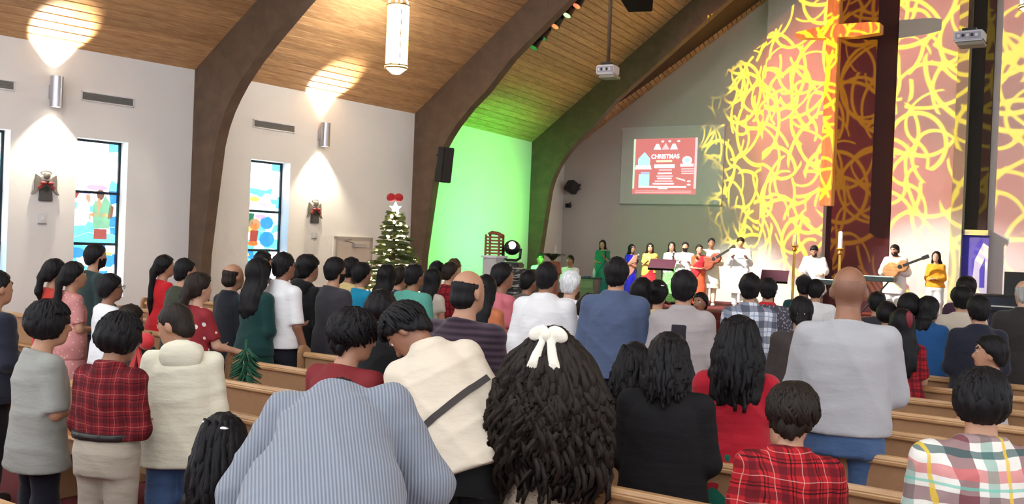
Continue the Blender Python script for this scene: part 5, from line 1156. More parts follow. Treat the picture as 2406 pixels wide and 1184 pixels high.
aud(2122, 722, 290, 'woman with long dark hair and red clip in a red tartan dress', turn=4, top=tp(redplaid3, sleeve=.9, hem=-.05, name='bodice'), bottom=bt(redplaid3, kind='skirt', hem=.35, waist=.3, name='dress_skirt'), hair=dict(style='long', length=.42, width=1.0, vol=.008), female=True, skin='tan', build=1.05, extras=[hairclip(plain('red_clip', SC(120, 20, 34), .5), (.035, -.10, .035), (.03, .02, .07), 'hair_bow')])
aud(2138, 686, 255, 'woman with black bobbed hair behind the red tartan dress', turn=0, top=tp(BLK), bottom=bt(BLK), hair=dict(style='bowl', vol=.014), female=True, skin='tan')
aud(2178, 690, 264, 'woman in a royal blue coat, face turned half right', turn=-30, top=tp(bluecoat, hem=-.7, loose=.034, boxy=.8, flare=.03, collar=True, name='coat'), bottom=bt(BLK), hair=dict(style='long', length=.25, width=.95), female=True, skin='tan', build=1.12, head=(-28, 4, 0), face=True, arms=('front', 'front'))
aud(2262, 672, 250, 'man with tousled hair in a beige jacket behind the navy suit', turn=6, top=tp(beige, hem=-.3, loose=.034, collar=True, name='jacket'), bottom=bt(BLK), hair=dict(style='curly', vol=.01, amp=.005), skin='tan', build=1.12)
aud(2302, 690, 278, 'man in a dark navy suit and white collar, right side', turn=4, top=tp(navysuit, hem=-.42, loose=.026, collar=True, boxy=.7, name='suit_jacket'), bottom=bt(navysuit), hair=dict(style='short', vol=.008, back=-.085), skin='tan', build=1.08)
aud(2272, 650, 211, 'person with dark violet hair near the chancel pillar', turn=0, top=tp(plum), bottom=bt(BLK), hair=dict(style='curly', vol=.02), skin='tan', build=1.05)
aud(2412, 652, 270, 'man in a dark brown jacket at the right edge', turn=8, top=tp(darkbrown, hem=-.4, loose=.034, collar=True, name='jacket'), bottom=bt(BLK), hair=dict(style='bald', col='grey'), skin='light', build=1.15)
aud(2336, 786, 350, 'small boy in a pale grey T-shirt looking left among the empty pews', turn=80, snap=False, top=tp(cloth('pale_grey_jersey', SC(196, 194, 200)), sleeve=.9, hem=-.2), bottom=bt(NAVY), hair=dict(style='short', vol=.012, back=-.085), skin='tan', arms=('pew', 'pew'), face=True)
# --- middle rows, left half
aud(126, 605, 255, 'woman with a low ponytail in a coral red top, far left', turn=0, top=tp(cloth('coral_cotton', SC(190, 62, 50)), sleeve=.9), bottom=bt(BLK), hair=dict(style='short', vol=.008, pony=.22, back=-.07), female=True, skin='tan', face=True)
aud(170, 612, 280, 'woman in a pale pink saree with a long black braid', turn=-2, top=tp(pinksaree, sleeve=.8, name='blouse'), bottom=bt(pinksaree, kind='skirt', hem=.06, name='saree_skirt'), hair=dict(style='short', vol=.008, pony=.42, back=-.07), female=True, skin='tan', face=True, extras=[drape(pinksaree)])
aud(222, 570, 232, 'tall bearded man in a dark green shirt before the left window', turn=0, top=tp(dgreen, hem=-.2), bottom=bt(BLK), hair=dict(style='short', vol=.010), skin='tan', face=True, beard=True)
aud(256, 640, 265, 'boy with glasses in a white shirt before the left window', turn=-4, top=tp(whiteshirt, hem=-.2), bottom=bt(NAVY), hair=dict(style='short', vol=.010), skin='brown', face=True, extras=[glasses])
aud(306, 716, 300, 'small child, only dark hair showing above the pew by the red plaid boy', turn=0, top=tp(greenolive), bottom=bt(BLK), hair=dict(style='curly', col='dark', vol=.006), skin='tan')
aud(-14, 628, 330, 'man in a dark navy jacket cut off by the left edge', turn=0, top=tp(navysuit, hem=-.3, loose=.03), bottom=bt(BLK), hair=dict(style='short'), skin='tan', build=1.1)
aud(384, 596, 232, 'woman with a very long black ponytail in a scarlet sweater', turn=0, top=tp(redtop, hem=-.2), bottom=bt(NAVY), hair=dict(style='short', vol=.008, pony=.55, back=-.07), female=True, skin='tan', face=True)
aud(432, 603, 268, 'man with short black hair in a dark olive shirt', turn=-4, top=tp(greenolive, hem=-.2, loose=.026), bottom=bt(BLK), hair=dict(style='short', vol=.004), skin='tan', face=True, build=1.1)
aud(464, 636, 292, 'woman with gathered wavy hair in a red and white floral dress', turn=-2, top=tp(floral, sleeve=.8, hem=-.1, name='bodice'), bottom=bt(floral, kind='skirt', hem=.35, waist=.3, name='dress_skirt'), hair=dict(style='short', col='dark', vol=.012, pony=.14, amp=.005, back=-.08), female=True, skin='light', face=True, arms=('front', ((.25, .3, -1), (.1, .95, -.25))), hands=True)
aud(545, 614, 262, 'balding man in a black quilted vest and dark sleeves', turn=0, top=tp(puffer, hem=-.25, loose=.02, collar=True, boxy=.7, name='vest'), bottom=bt(BLK), hair=dict(style='bald', col='dark', vol=-.006, amp=.001), skin='tan', build=.94)
aud(606, 604, 262, 'woman with long dark wavy hair in a dark teal dress', turn=0, top=tp(tealdark, name='bodice'), bottom=bt(tealdark, kind='skirt', hem=.2, waist=.3, name='dress_skirt'), hair=dict(style='long', length=.40, width=1.0, vol=.014, amp=.005), female=True, skin='tan')
aud(616, 586, 225, 'person behind the dark wavy hair, only a dark crown showing', turn=0, top=tp(charcoal), bottom=bt(BLK), hair=dict(style='short', vol=.004), skin='tan')
aud(664, 589, 270, 'man in a short sleeved white shirt and dark trousers in the aisle', turn=-2, snap=False, top=tp(whiteshirt, sleeve=.95, hem=-.05, loose=.026, collar=True, boxy=.9), bottom=bt(NAVY, loose=.016), hair=dict(style='short', vol=.004, back=-.085), skin='brown', arms=('front', ((.18, .02, -1), (.06, .42, -1))), hands=True, vox=.0115, build=1.05)
aud(722, 598, 262, 'youth with tousled black hair in a black hoodie', turn=-4, top=tp(BLK, hem=-.25, loose=.026, hood=True, name='hoodie'), bottom=bt(BLK), hair=dict(style='curly', vol=.008, amp=.005), skin='tan', face=True)
aud(700, 612, 235, 'person half hidden between the white shirt and the black hoodie', turn=0, top=tp(taupe), bottom=bt(BLK), hair=dict(style='short', col='dark'), skin='tan', face=True)
aud(786, 601, 255, 'bearded man in a charcoal shirt below the door', turn=-4, top=tp(charcoal, hem=-.2, loose=.024), bottom=bt(GREYT), hair=dict(style='short', vol=.008, back=-.09), skin='tan', face=True, beard=True)
aud(824, 600, 225, 'man in a pale yellow shirt behind the cyan shirt', turn=0, top=tp(yellow), bottom=bt(NAVY), hair=dict(style='short', vol=.002), skin='brown', face=True)
aud(848, 613, 248, 'boy in a cyan blue shirt beside the Christmas tree', turn=-6, top=tp(cyan, hem=-.2, loose=.024), bottom=bt(NAVY), hair=dict(style='short', vol=.010), skin='tan', face=True)
aud(894, 678, 330, 'child with glossy black hair in front of the teal shirt', turn=0, top=tp(BLK), bottom=bt(BLK), hair=dict(style='bowl', vol=.012), skin='tan')
aud(908, 616, 235, 'woman with straight black hair before the tree, dark jacket', turn=0, top=tp(BLK, loose=.026), bottom=bt(BLK), hair=dict(style='long', length=.3, width=.9), female=True, skin='tan')
aud(938, 622, 225, 'person in a black and white jacket before the tree', turn=0, top=tp(camo, loose=.024), bottom=bt(BLK), hair=dict(style='short', col='dark'), skin='tan', face=True)
aud(972, 616, 258, 'man in a sea green shirt right of the tree', turn=-4, top=tp(teal, hem=-.2, loose=.03, boxy=.8), bottom=bt(GREYT), hair=dict(style='short', vol=.006, back=-.09), skin='brown', face=True, build=1.08)
aud(1016, 626, 225, 'woman with long black hair and earring right of the sea green shirt', turn=-8, top=tp(beige, sleeve=.5, name='blouse'), bottom=bt(taupe, kind='skirt', hem=.1), hair=dict(style='long', length=.36, width=.85), female=True, skin='tan', face=True)
aud(1056, 612, 205, 'child in a red and white checked shirt near the second arch', turn=-10, top=tp(redplaid3), bottom=bt(NAVY), hair=dict(style='short', col='dark'), skin='tan', face=True)
aud(1066, 603, 195, 'man with thinning brown hair behind the red checked child', turn=0, top=tp(whiteshirt), bottom=bt(NAVY), hair=dict(style='short', col='brown', vol=-.003), skin='light', face=True)
aud(1026, 609, 200, 'man with black hair at the foot of the second arch', turn=0, top=tp(charcoal), bottom=bt(NAVY), hair=dict(style='short'), skin='tan', face=True)
aud(1178, 614, 268, 'woman in a pink saree in profile, hands raised', turn=-28, top=tp(pinksaree2, sleeve=.8, name='blouse'), bottom=bt(pinksaree2, kind='skirt', hem=.06, name='saree_skirt'), hair=dict(style='short', vol=.008, pony=.3, back=-.07), female=True, skin='brown', face=True, arms=('hold', 'hold'), extras=[drape(pinksaree2)], build=1.1)
aud(1140, 640, 285, 'woman with long black hair in an orange blouse, behind the balding man', turn=-4, top=tp(cloth('orange_silk', SC(190, 110, 70), .5), sleeve=.5, name='blouse'), bottom=bt(pinksaree2, kind='skirt', hem=.06), hair=dict(style='long', length=.4, width=.9), female=True, skin='tan')
aud(1240, 632, 225, 'man in a taupe jacket left of the white long sleeved shirt', turn=-10, top=tp(taupe, loose=.026), bottom=bt(BLK), hair=dict(style='short', vol=.004, back=-.09), skin='brown')
aud(1340, 634, 245, 'woman with white hair in a white dress with black flowers', turn=-6, top=tp(whiteflower, hem=-.1, loose=.03, name='bodice'), bottom=bt(whiteflower, kind='skirt', hem=.3, waist=.3, name='dress_skirt'), hair=dict(style='short', col='white', vol=.012, amp=.005, back=-.09), female=True, skin='light', build=1.1)

# --- on the stage
wk = cloth('white_kurta', SC(236, 234, 232)); crm = cloth('cream_trousers', SC(226, 214, 180)); gsilk = cloth('emerald_silk', SC(24, 128, 104), .45); bsilk = cloth('royal_blue_silk', SC(30, 36, 200), .45); ysilk = cloth('amber_silk', SC(226, 172, 80), .5); rsilk = cloth('crimson_silk', SC(178, 38, 48), .45); osilk = cloth('orange_red_silk', SC(206, 88, 50), .45); gpat = speckle('green_print', SC(110, 190, 100), SC(220, 220, 170), 24, .3); psilk = cloth('peach_silk', SC(226, 160, 140), .5); whiteblouse = cloth('white_silk', SC(226, 224, 220), .5)
def saree(a, b): return dict(top=tp(a, sleeve=.8, name='blouse'), bottom=bt(b, kind='skirt', hem=.04, flare=.07, name='saree_skirt', waist=.3), female=True)
stg(1417, 562, 'woman in an emerald green saree singing, left end of the stage', turn=-10, skin='tan', hair=dict(style='long', length=.28, width=.9), arms=('mic', 'front'), extras=[drape(gsilk)], **saree(gsilk, gsilk))
stg(1484, 572, 'woman in a royal blue saree turned to the right on stage', turn=40, skin='tan', hair=dict(style='long', length=.36, width=.9), arms=('front', 'hold'), extras=[drape(psilk)], **saree(bsilk, bsilk))
stg(1528, 569, 'woman in an amber and crimson saree at the music stand', turn=8, skin='tan', hair=dict(style='long', length=.3, width=.95), arms=('hold', 'hold'), extras=[drape(ysilk)], **saree(ysilk, rsilk))
stg(1579, 566, 'woman in a white blouse and green print skirt on stage', turn=4, skin='tan', hair=dict(style='long', length=.26, width=.9), arms=('mic', 'front'), **saree(whiteblouse, gpat))
stg(1611, 567, 'bearded man in a white shirt between two women on stage', turn=4, skin='tan', hair=dict(style='short', vol=.004), beard=True, arms=('hold', 'hold'), top=tp(wk, hem=-.5, loose=.026, collar=True), bottom=bt(wk), build=1.1)
stg(1643, 573, 'woman in an orange red saree on stage', turn=20, skin='tan', hair=dict(style='short', col='dark', vol=.006, bun=True), arms=('front', 'front'), extras=[drape(rsilk)], **saree(osilk, osilk))
stg(1672, 558, 'man in a pale long tunic with a dark guitar strap', turn=10, ds=2.3, skin='brown', hair=dict(style='short', vol=.006), arms=('guitar', 'neck'), top=tp(cloth('ivory_tunic', SC(226, 226, 204)), hem=-.9, loose=.03, flare=.03, name='tunic'), bottom=bt(crm, shoes=m_sneak), build=1.05, extras=[strap(BLK, (.16, .9), (-.16, .4), 'front_strap')] if False else None)
stg(1741, 555, 'man in a long white tunic looking down at his phone', turn=4, skin='tan', hair=dict(style='short', vol=.008), arms=('phone', 'phone'), head=(0, 18, 0), top=tp(wk, hem=-1.05, loose=.034, flare=.05, name='tunic', collar=True), bottom=bt(wk, shoes=m_sneak), build=1.08)
stg(1916, 572, 'man in a white tunic bending over the keyboard', turn=0, skin='tan', hair=dict(style='short', vol=.008), beard=True, arms=('keys', 'keys'), head=(0, 22, 0), lean=10, top=tp(wk, hem=-.8, loose=.04, flare=.04, name='tunic', puff=.02), bottom=bt(wk), build=1.15)
stg(2106, 572, 'bearded man in white playing an acoustic guitar', turn=-10, skin='tan', hair=dict(style='short', vol=.006), beard=True, arms=('guitar', 'guitar'), head=(-16, 14, 0), top=tp(wk, hem=-.6, loose=.034, name='tunic', puff=.014), bottom=bt(cloth('white_trousers', SC(230, 230, 226)), loose=.03), build=1.15)
stg(2201, 588, 'woman in an orange top and white trousers at the right of the stage', turn=-4, skin='light', hair=dict(style='long', length=.32, width=.95), arms=('front', 'front'), top=tp(cloth('marigold_cotton', SC(232, 156, 40)), hem=-.1, loose=.02, name='blouse'), bottom=bt(MATS['white_trousers'], loose=.03), female=True)
stg(1341, 598, 'man in a white shirt standing on the floor left of the emerald saree', z0=0.0, turn=-20, ds=5.2, skin='brown', hair=dict(style='short', vol=.004), top=tp(whiteshirt, hem=-.2), bottom=bt(NAVY), build=1.05)
stg(1270, 594, 'young man in white at the foot of the farthest arch', z0=0.0, turn=0, ds=5.2, skin='brown', hair=dict(style='short', vol=.006), top=tp(whiteshirt, hem=-.2), bottom=bt(NAVY))
import json as _j
pass
# ================================================================== things around the chancel
# ---- Christmas tree
tp_ = at(929, 492, 16.6); TZ = float(tp_[2]); troot = empty('christmas_tree', (tp_[0], tp_[1], 0), 0.3); tag(troot, 'tall Christmas tree with warm lights and a red bow on top', 'tree')
m_fir = plain('fir_needles', srgb(92, 104, 60), .8, var=.3); m_fir2 = plain('fir_trunk', srgb(70, 50, 34), .9)
bm = bmesh.new(); tube(bm, [(0, 0, 0), (0, 0, TZ)], [.06, .012], 8); obj('trunk', bm, m_fir2, troot, True)
bm = bmesh.new(); lathe(bm, [(0, 0), (.3, 0), (.3, .05), (.1, .09), (0, .09)], 18); obj('stand', bm, m_red, troot, True, auto=40)
bm = bmesh.new(); rr = random.Random(11); tips = []
for lv in range(26):
    t = lv/25; z = .22+(TZ-.28)*t; R_ = .82*(1-t)**.85+.05
    for k in range(int(7+13*(1-t))):
        a = rr.uniform(0, 6.283); L = R_*rr.uniform(.75, 1.08); b0 = Vector((0, 0, z)); b1 = Vector((math.cos(a)*L, math.sin(a)*L, z-.10*L+rr.uniform(-.03, .03))); tips.append((b0, b1))
        for j in range(12):
            u = .15+.85*j/11; c0 = b0.lerp(b1, u)
            for sg in (-1, 1):
                d = Vector((math.cos(a+sg*.8), math.sin(a+sg*.8), rr.uniform(-.25, .25)))*.17*(1.1-u*.5); n = Vector((-d.y, d.x, .3)).normalized()*.026
                bm.faces.new([bm.verts.new(c0-n), bm.verts.new(c0+d), bm.verts.new(c0+n)])
        tube(bm, [b0, b1], [.012, .004], 4)
tag(obj('needles', bm, m_fir, troot), kind='stuff')
bmb = bmesh.new(); uvball(bmb, (0, 0, 0), .032, 6, 4); bulb_me = bpy.data.meshes.new('fairy_bulb'); bmb.to_mesh(bulb_me); bmb.free(); m_fairy = glow('fairy_light', (1, .80, .42), 9.0); m_fairy.cycles.emission_sampling = 'NONE'; bulb_me.materials.append(m_fairy)
for k in range(240):
    b0, b1 = rr.choice(tips); p = b0.lerp(b1, rr.uniform(.6, 1.02)); o = bpy.data.objects.new('fairy_bulb', bulb_me); COL.objects.link(o); o.parent = troot; o.location = p+Vector((0, 0, .015))
for k in range(26):
    b0, b1 = rr.choice(tips[:220]); bm = bmesh.new(); uvball(bm, (0, 0, 0), .05, 12, 8); lathe(bm, [(.015, .045), (.015, .065), (0, .065)], 8); o = obj('bauble', bm, [m_offwhite, m_gold, m_steel][k % 3], troot, True); o.location = b0.lerp(b1, .95)-Vector((0, 0, .05))
bm = bmesh.new(); prism(bm, [((.11 if i % 2 == 0 else .05)*math.sin(i*math.pi/5), (.11 if i % 2 == 0 else .05)*math.cos(i*math.pi/5)) for i in range(10)], -.02, .02, 'y'); bmesh.ops.rotate(bm, cent=(0, 0, 0), matrix=Matrix.Rotation(-.6, 3, 'Z'), verts=bm.verts[:]); o = obj('star', bm, glow('star_light', (1, .9, .75), 7), troot); o.location = (0, 0, TZ+.02)
for sg in (-1, 1):
    bm = bmesh.new(); uvball(bm, (sg*.07, -.04, 0), .085, 12, 8, (1, .6, .85)); o = obj('bow_loop', bm, m_red, troot, True); o.location = (0, 0, TZ+.20); o.rotation_euler = (0, 0, -.6)
bm = bmesh.new(); uvball(bm, (0, -.05, 0), .04, 10, 6); o = obj('bow_knot', bm, m_red, troot, True); o.location = (0, 0, TZ+.2)

# ---- moving head lamp on flight cases, with what stands beside it
dL = 15.5
p = at(1213, 634, dL); base_z = float(p[2])+.02
root = empty('flight_case', (p[0], p[1], 0), RZ+.2); tag(root, 'black flight case carrying the moving head lamp', 'case')
obj('case_body', box(-.34, .34, -.25, .25, .08, base_z-.1), m_black, root, bevel=.012); obj('case_lid', box(-.35, .35, -.26, .26, base_z-.1, base_z), m_dark, root, bevel=.012)
for sx_ in (-1, 1):
    for sy_ in (-1, 1): 
        bm = bmesh.new(); uvball(bm, (sx_*.28, sy_*.2, .04), .04, 8, 6); obj('caster', bm, m_dark, root, True)
obj('handle', box(-.08, .08, -.28, -.25, base_z*.5, base_z*.5+.05), m_steel, root, bevel=.008)
root = empty('moving_head_lamp', (p[0]-.08, p[1]-.02, base_z), RZ+.2); tag(root, 'black moving head stage lamp with bright lens before the green wall', 'lamp')
obj('base', box(-.17, .17, -.13, .13, 0, .10), m_black, root, bevel=.02)
bm = bmesh.new(); tube(bm, [(-.15, 0, .32), (-.14, 0, .17), (-.08, 0, .13), (.08, 0, .13), (.14, 0, .17), (.15, 0, .32)], .022, 8); obj('yoke', bm, m_black, root, True)
g = U([ell((0, 0, .33), (.125, .15, .12)), cap((0, .1, .33), (-.06, .2, .31), .09, .07)], .04); obj('lamp_head', skin_field(g, (-.3, -.3, .1), (.3, .4, .6), .02), m_black, root)
bm = bmesh.new(); lathe(bm, [(0, .01), (.05, .005), (.06, 0), (.06, -.02)], 16); bmesh.ops.transform(bm, matrix=Matrix.Translation((.05, -.135, .37)) @ Matrix.Rotation(1.35, 4, 'X'), verts=bm.verts[:]); obj('lens', bm, glow('lens_bright', (.95, 1, .95), 4.5), root, True)
q = at(1160, 618, dL); root = empty('white_box', (q[0], q[1], 0), RZ); tag(root, 'white draped plinth left of the moving head lamp', 'plinth'); zt = float(at(1160, 600, dL)[2])
obj('plinth_body', box(-.13, .13, -.13, .13, 0, zt-.04), plain('plinth_cloth', srgb(200, 196, 196), .8, bump=.3, bscale=12), root, bevel=.01); obj('plinth_top', box(-.16, .16, -.16, .16, zt-.04, zt), m_offwhite, root, bevel=.008)
root = empty('slatted_crate', (q[0], q[1], zt), RZ+.3); tag(root, 'reddish slatted wooden crate standing on the white plinth', 'crate'); m_rw = wood('red_wood', srgb(120, 52, 34), srgb(160, 84, 56), .5)
for k in range(6): obj('slat', box(-.12, .12, -.12, -.10, .02+k*.05, .05+k*.05), m_rw, root); 
for k in range(6): obj('slat', box(.10, .12, -.10, .12, .02+k*.05, .05+k*.05), m_rw, root)
for sx_ in (-1, 1):
    for sy_ in (-1, 1): obj('post', box(sx_*.11-.015, sx_*.11+.015, sy_*.11-.015, sy_*.11+.015, 0, .33), m_rw, root)
bm = bmesh.new(); tube(bm, [(-.1, 0, .33), (-.05, 0, .36), (.05, 0, .35), (.14, 0, .31)], .03, 6); obj('lid', bm, m_rw, root)
# white poinsettias
m_petal = plain('white_bract', srgb(226, 222, 216), .6); m_leaf = plain('dark_leaf', srgb(38, 58, 44), .6)
for (px_, py_, lab) in ((1196, 640, 'white poinsettia in front of the flight case, upper plant'), (1222, 652, 'white poinsettia beside the taupe jacket, right plant'), (1204, 668, 'white poinsettia low behind the pink saree')):
    q = at(px_, py_, 14.2); root = empty('poinsettia', (q[0], q[1], 0), 0); tag(root, lab, 'plant', 'white poinsettias by the flight case'); zq = float(q[2]); rr = random.Random(px_)
    bm = bmesh.new(); lathe(bm, [(0, 0), (.10, 0), (.13, .2), (.12, .2), (0, .18)], 14); obj('pot', bm, m_gold, root, True, auto=40)
    bm = bmesh.new(); tube(bm, [(0, 0, .18), (0, 0, zq)], .02, 6); obj('stem', bm, m_leaf, root)
    for k in range(14):
        hx, hy, hz = rr.uniform(-.14, .14), rr.uniform(-.14, .14), zq+rr.uniform(-.16, .14)
        for j in range(5):
            a = j*1.257+rr.random(); d = Vector((math.cos(a), math.sin(a), .25))*.085; n = Vector((-math.sin(a), math.cos(a), 0))*.03; c0 = Vector((hx, hy, hz)); bm = bmesh.new()
            vv = [bm.verts.new(c0), bm.verts.new(c0+d*.5+n), bm.verts.new(c0+d), bm.verts.new(c0+d*.5-n)]; bm.faces.new(vv); ex = bmesh.ops.extrude_face_region(bm, geom=bm.faces[:]); bmesh.ops.translate(bm, vec=(0, 0, .004), verts=[v for v in ex['geom'] if isinstance(v, bmesh.types.BMVert)]); obj('bract' if k % 3 else 'leaf', bm, m_petal if k % 3 else m_leaf, root)
# fern on a pedestal and a pillar candle
q = at(1298, 612, 19.5); root = empty('potted_fern', (q[0], q[1], 0)); tag(root, 'green potted fern at the foot of the farthest arch', 'plant'); zq = float(q[2]); rr = random.Random(5)
bm = bmesh.new(); lathe(bm, [(0, 0), (.2, 0), (.16, .05), (.12, zq-.3), (.2, zq-.25), (.16, zq-.02), (0, zq-.02)], 16); obj('pedestal_pot', bm, m_rw, root, True, auto=40)
for k in range(26):
    a = rr.uniform(0, 6.28); L = rr.uniform(.25, .5); bm = bmesh.new(); pts = [(math.cos(a)*L*t, math.sin(a)*L*t, zq+.14*math.sin(t*2.4)) for t in np.linspace(0, 1, 6)]
    for i in range(5):
        pa, pb = Vector(pts[i]), Vector(pts[i+1]); n = Vector((-math.sin(a), math.cos(a), 0))*.035*(1-i/6); bm.faces.new([bm.verts.new(pa-n), bm.verts.new(pb-n*.8), bm.verts.new(pb+n*.8), bm.verts.new(pa+n)])
    obj('frond', bm, m_leaf, root)
def candle(x, ytop, ymid, s_, label, z0=STAGE_Z):
    a = at_s(x, ytop, s_); b = at_s(x, ymid, s_); root = empty('tall_candle', (b[0], b[1], z0), RZ); tag(root, label, 'candle', 'tall candles'); hz, hm = float(a[2])-z0, float(b[2])-z0
    bm = bmesh.new(); lathe(bm, [(.0, hm), (.05, hm), (.05, hz-.03), (.02, hz), (0, hz)], 16); obj('wax', bm, m_offwhite, root, True, auto=40)
    bm = bmesh.new(); lathe(bm, [(0, 0), (.18, 0), (.16, .04), (.035, .08), (.03, hm-.15), (.06, hm-.12), (.035, hm-.06), (.085, hm-.02), (.085, hm), (0, hm)], 18); obj('candle_stand', bm, m_gold, root, True, auto=40)
candle(1974, 543, 583, S_BACK-2.0, 'tall white candle on a brass stand before the maroon panel')
candle(1867, 548, 576, S_BACK-1.2, 'tall white candle left of the keyboard player')
candle(1303, 576, 596, S_BACK-2.2, 'short white candle at the foot of the farthest arch', 0.0)
def music_stand(x, y, s_, w_, label, tilt=.5):
    p = at_s(x, y, s_); root = empty('music_stand', (p[0], p[1], STAGE_Z), RZ+math.pi+.2); tag(root, label, 'music stand', 'music stands'); h = float(p[2])-STAGE_Z
    bm = bmesh.new(); bx(bm, -w_/2, w_/2, -.01, .01, -.17, .17, Matrix.Translation((0, 0, h)) @ Matrix.Rotation(tilt, 4, 'X')); obj('desk', bm, plain('stand_desk', srgb(66, 24, 40), .5), root, bevel=.004)
    bm = bmesh.new(); bx(bm, -w_/2, w_/2, -.05, .01, -.18, -.165, Matrix.Translation((0, 0, h)) @ Matrix.Rotation(tilt, 4, 'X')); obj('ledge', bm, m_black, root)
    bm = bmesh.new(); tube(bm, [(0, 0, .2), (0, 0, h)], .014, 6); obj('pole', bm, m_black, root)
    for k in range(3):
        a = k*2.094; bm = bmesh.new(); tube(bm, [(0, 0, .25), (.28*math.cos(a), .28*math.sin(a), .01)], .012, 6); obj('leg', bm, m_black, root)
music_stand(1556, 620, S_BACK-3.6, .62, 'dark maroon music stand before the amber saree', .9)
music_stand(1820, 648, S_BACK-3.6, .58, 'dark maroon music stand left of the keyboard player', .8)
def keyboard(x, y, s_, label):
    p = at_s(x, y, s_); root = empty('stage_keyboard', (p[0], p[1], STAGE_Z), RZ); tag(root, label, 'keyboard', 'keyboards on the stage'); h = float(p[2])-STAGE_Z
    obj('keyboard_body', box(-.45, .45, -.16, .16, h-.05, h+.05), plain('keyboard_shell', srgb(30, 40, 42), .4), root, bevel=.01); obj('white_keys', box(-.41, .41, .02, .15, h+.05, h+.065), m_offwhite, root)
    obj('control_panel', box(-.38, .38, -.12, -.02, h+.05, h+.06), plain('keyboard_panel', srgb(150, 190, 196), .3), root)
    for sg in (-1, 1):
        bm = bmesh.new(); tube(bm, [(sg*.32, 0, h-.05), (-sg*.32, 0, 0.01)], .018, 6); obj('stand_bar', bm, m_black, root)
keyboard(1925, 662, S_BACK-3.4, 'slim keyboard in front of the white tunic player'); keyboard(2050, 655, S_BACK-3.3, 'pale topped keyboard left of the guitarist')
def guitar(x, y, s_, tiltd, label, m):
    p = at_s(x, y, s_); root = empty('acoustic_guitar', p, RZ); tag(root, label, 'guitar', 'guitars on the stage'); mt = Matrix.Rotation(math.radians(tiltd), 4, 'Y')
    g = U([cap((-.17, -.03, 0), (-.17, .03, 0), .17, .17), cap((.08, -.03, 0), (.08, .03, 0), .125, .125)], .05); g = both(g, lambda P: np.abs(P[:, 1])-.05); me = skin_field(g, (-.4, -.1, -.25), (.3, .1, .25), .016); o = obj('guitar_body', me, m, root); o.data.transform(mt)
    bm = bmesh.new(); lathe(bm, [(0, 0), (.045, 0), (.045, .006), (0, .006)], 16); bmesh.ops.transform(bm, matrix=mt @ Matrix.Translation((.03, -.05, 0)) @ Matrix.Rotation(math.pi/2, 4, 'X'), verts=bm.verts[:]); obj('sound_hole', bm, m_black, root)
    bm = bmesh.new(); bx(bm, .1, .52, -.06, -.04, -.025, .025, mt); obj('neck', bm, m_dark, root); bm = bmesh.new(); bx(bm, .51, .65, -.065, -.045, -.04, .04, mt); obj('headstock', bm, m_black, root)
guitar(1676, 610, S_BACK-2.55, -32, 'dark guitar held across the pale tunic', m_rw); guitar(2112, 628, S_BACK-2.9, -24, 'acoustic guitar held by the bearded man in white', m_pew)
# microphones in hands
for x, y, lab in ((1424, 591, 'handheld microphone of the woman in emerald'), (1583, 596, 'handheld microphone of the woman in the white blouse'), (1500, 602, 'handheld microphone of the woman in blue')):
    p = at_s(x, y, S_BACK-2.95); root = empty('microphone', p, RZ); tag(root, lab, 'microphone', 'handheld microphones')
    bm = bmesh.new(); uvball(bm, (0, 0, .03), .028, 10, 8); obj('grille_ball', bm, m_grille, root, True); bm = bmesh.new(); tube(bm, [(0, 0, .01), (0, -.03, -.16)], [.022, .014], 10); obj('handle', bm, m_black, root, True)
p = at_s(1742, 607, S_BACK-3.0); root = empty('smartphone', p, RZ); tag(root, 'dark smartphone in the hands of the man in the long white tunic', 'phone'); obj('case', box(-.075, .075, -.035, .035, -.006, .006), m_black, root, bevel=.004); obj('screen', box(-.068, .068, -.03, .03, .006, .008), m_lensd, root)
# side table with bottle
p = at_s(1388, 652, S_BACK-2.9); zt = float(p[2])-STAGE_Z; root = empty('side_table', (p[0], p[1], STAGE_Z), RZ); tag(root, 'small taupe cabinet table left of the emerald saree', 'table')
obj('cabinet', box(-.2, .2, -.18, .18, 0, zt-.03), plain('taupe_cabinet', srgb(120, 108, 104), .6), root, bevel=.008); obj('table_top', box(-.23, .23, -.2, .2, zt-.03, zt), m_dark, root, bevel=.006); obj('drawer_front', box(-.18, .18, -.195, -.18, zt*.5, zt-.08), plain('taupe_drawer', srgb(132, 120, 116), .6), root)
root = empty('water_bottle', (p[0]+.08, p[1], STAGE_Z+zt), RZ); tag(root, 'clear water bottle on the small cabinet table', 'bottle'); bm = bmesh.new(); lathe(bm, [(0, 0), (.04, 0), (.042, .14), (.018, .2), (.018, .22), (0, .22)], 14); obj('bottle_body', bm, plain('bottle_plastic', srgb(190, 206, 214), .15), root, True); bm = bmesh.new(); lathe(bm, [(0, .22), (.02, .22), (.02, .24), (0, .24)], 12); obj('cap', bm, m_offwhite, root, True)
root = empty('folded_cloth', (p[0]-.09, p[1]+.06, STAGE_Z+zt), RZ); tag(root, 'folded blue cloth on the small cabinet table', 'cloth'); obj('fold', box(-.08, .08, -.07, .07, 0, .015), cloth('blue_fold', srgb(90, 100, 170)), root, bevel=.006); obj('fold', box(-.075, .075, -.065, .065, .015, .03), MATS['blue_fold'], root, bevel=.006)
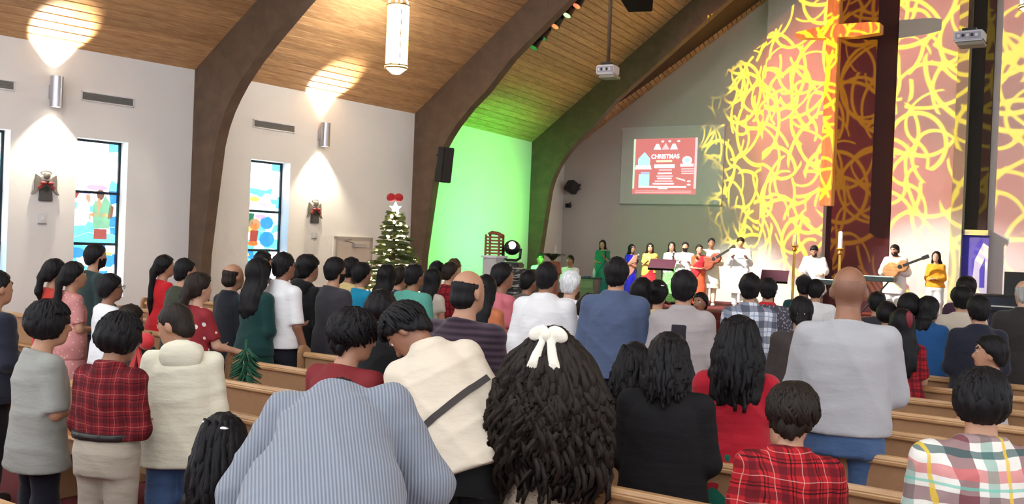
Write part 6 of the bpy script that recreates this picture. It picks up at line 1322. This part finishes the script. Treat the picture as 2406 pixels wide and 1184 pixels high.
# blue banner below the sill
s_b = SP+.05; a = at_s(2261, 550, s_b); b = at_s(2318, 690, s_b); wB = cs(b)[0]-cs(a)[0]; hB = float(a[2]-b[2])
root = empty('blue_banner', W(cs(a)[0], s_b, float(b[2])), RZ); tag(root, 'violet blue banner with a pale swirl below the dark strip', 'banner')
obj('banner_cloth', box(0, wB, 0, .02, 0, hB), cloth('violet_blue_cloth', srgb(72, 68, 168)), root); bm = bmesh.new(); prism(bm, [(.55*wB, .0), (wB, 0), (wB, .8*hB), (.8*wB, .86*hB), (.5*wB, .55*hB), (.45*wB, .2*hB)], -.008, 0, 'y'); obj('pale_swirl', bm, cloth('pale_blue_cloth', srgb(176, 182, 206)), root)
bm = bmesh.new(); prism(bm, [(.72*wB, .1*hB), (.9*wB, .1*hB), (.88*wB, .6*hB), (.7*wB, .4*hB)], -.014, -.008, 'y'); obj('inner_mark', bm, MATS['violet_blue_cloth'], root)
bm = bmesh.new(); tube(bm, [(-.03, 0, hB), (wB+.03, 0, hB)], .018, 8); obj('hanging_rod', bm, m_steel, root)
# piano at the right
a = at_s(2312, 690, S_BACK-3.2); cA_, sA_ = cs(a); zt = float(a[2]); root = empty('console_piano', W(cA_, sA_, STAGE_Z), RZ); tag(root, 'dark navy console piano at the right edge of the chancel', 'piano'); m_pi = plain('navy_lacquer', srgb(30, 36, 50), .25); hP = zt-STAGE_Z
obj('piano_body', box(0, 1.5, 0, .6, 0, hP-.04), m_pi, root, bevel=.012); obj('piano_lid', box(-.03, 1.53, -.03, .63, hP-.04, hP), plain('piano_lid', srgb(48, 44, 40), .2), root, bevel=.01); obj('key_slip', box(.05, 1.45, -.16, 0, hP*.55, hP*.66), m_pi, root, bevel=.01); obj('white_keys', box(.08, 1.42, -.14, 0, hP*.66, hP*.69), m_offwhite, root)
b = at_s(2360, 652, S_BACK-2.9); bm = bmesh.new(); zb = float(b[2])-STAGE_Z; bx(bm, cs(b)[0]-cA_, cs(b)[0]-cA_+.75, .28, .31, hP, max(zb+.12, hP+.3)); obj('music_desk', bm, m_black, root)
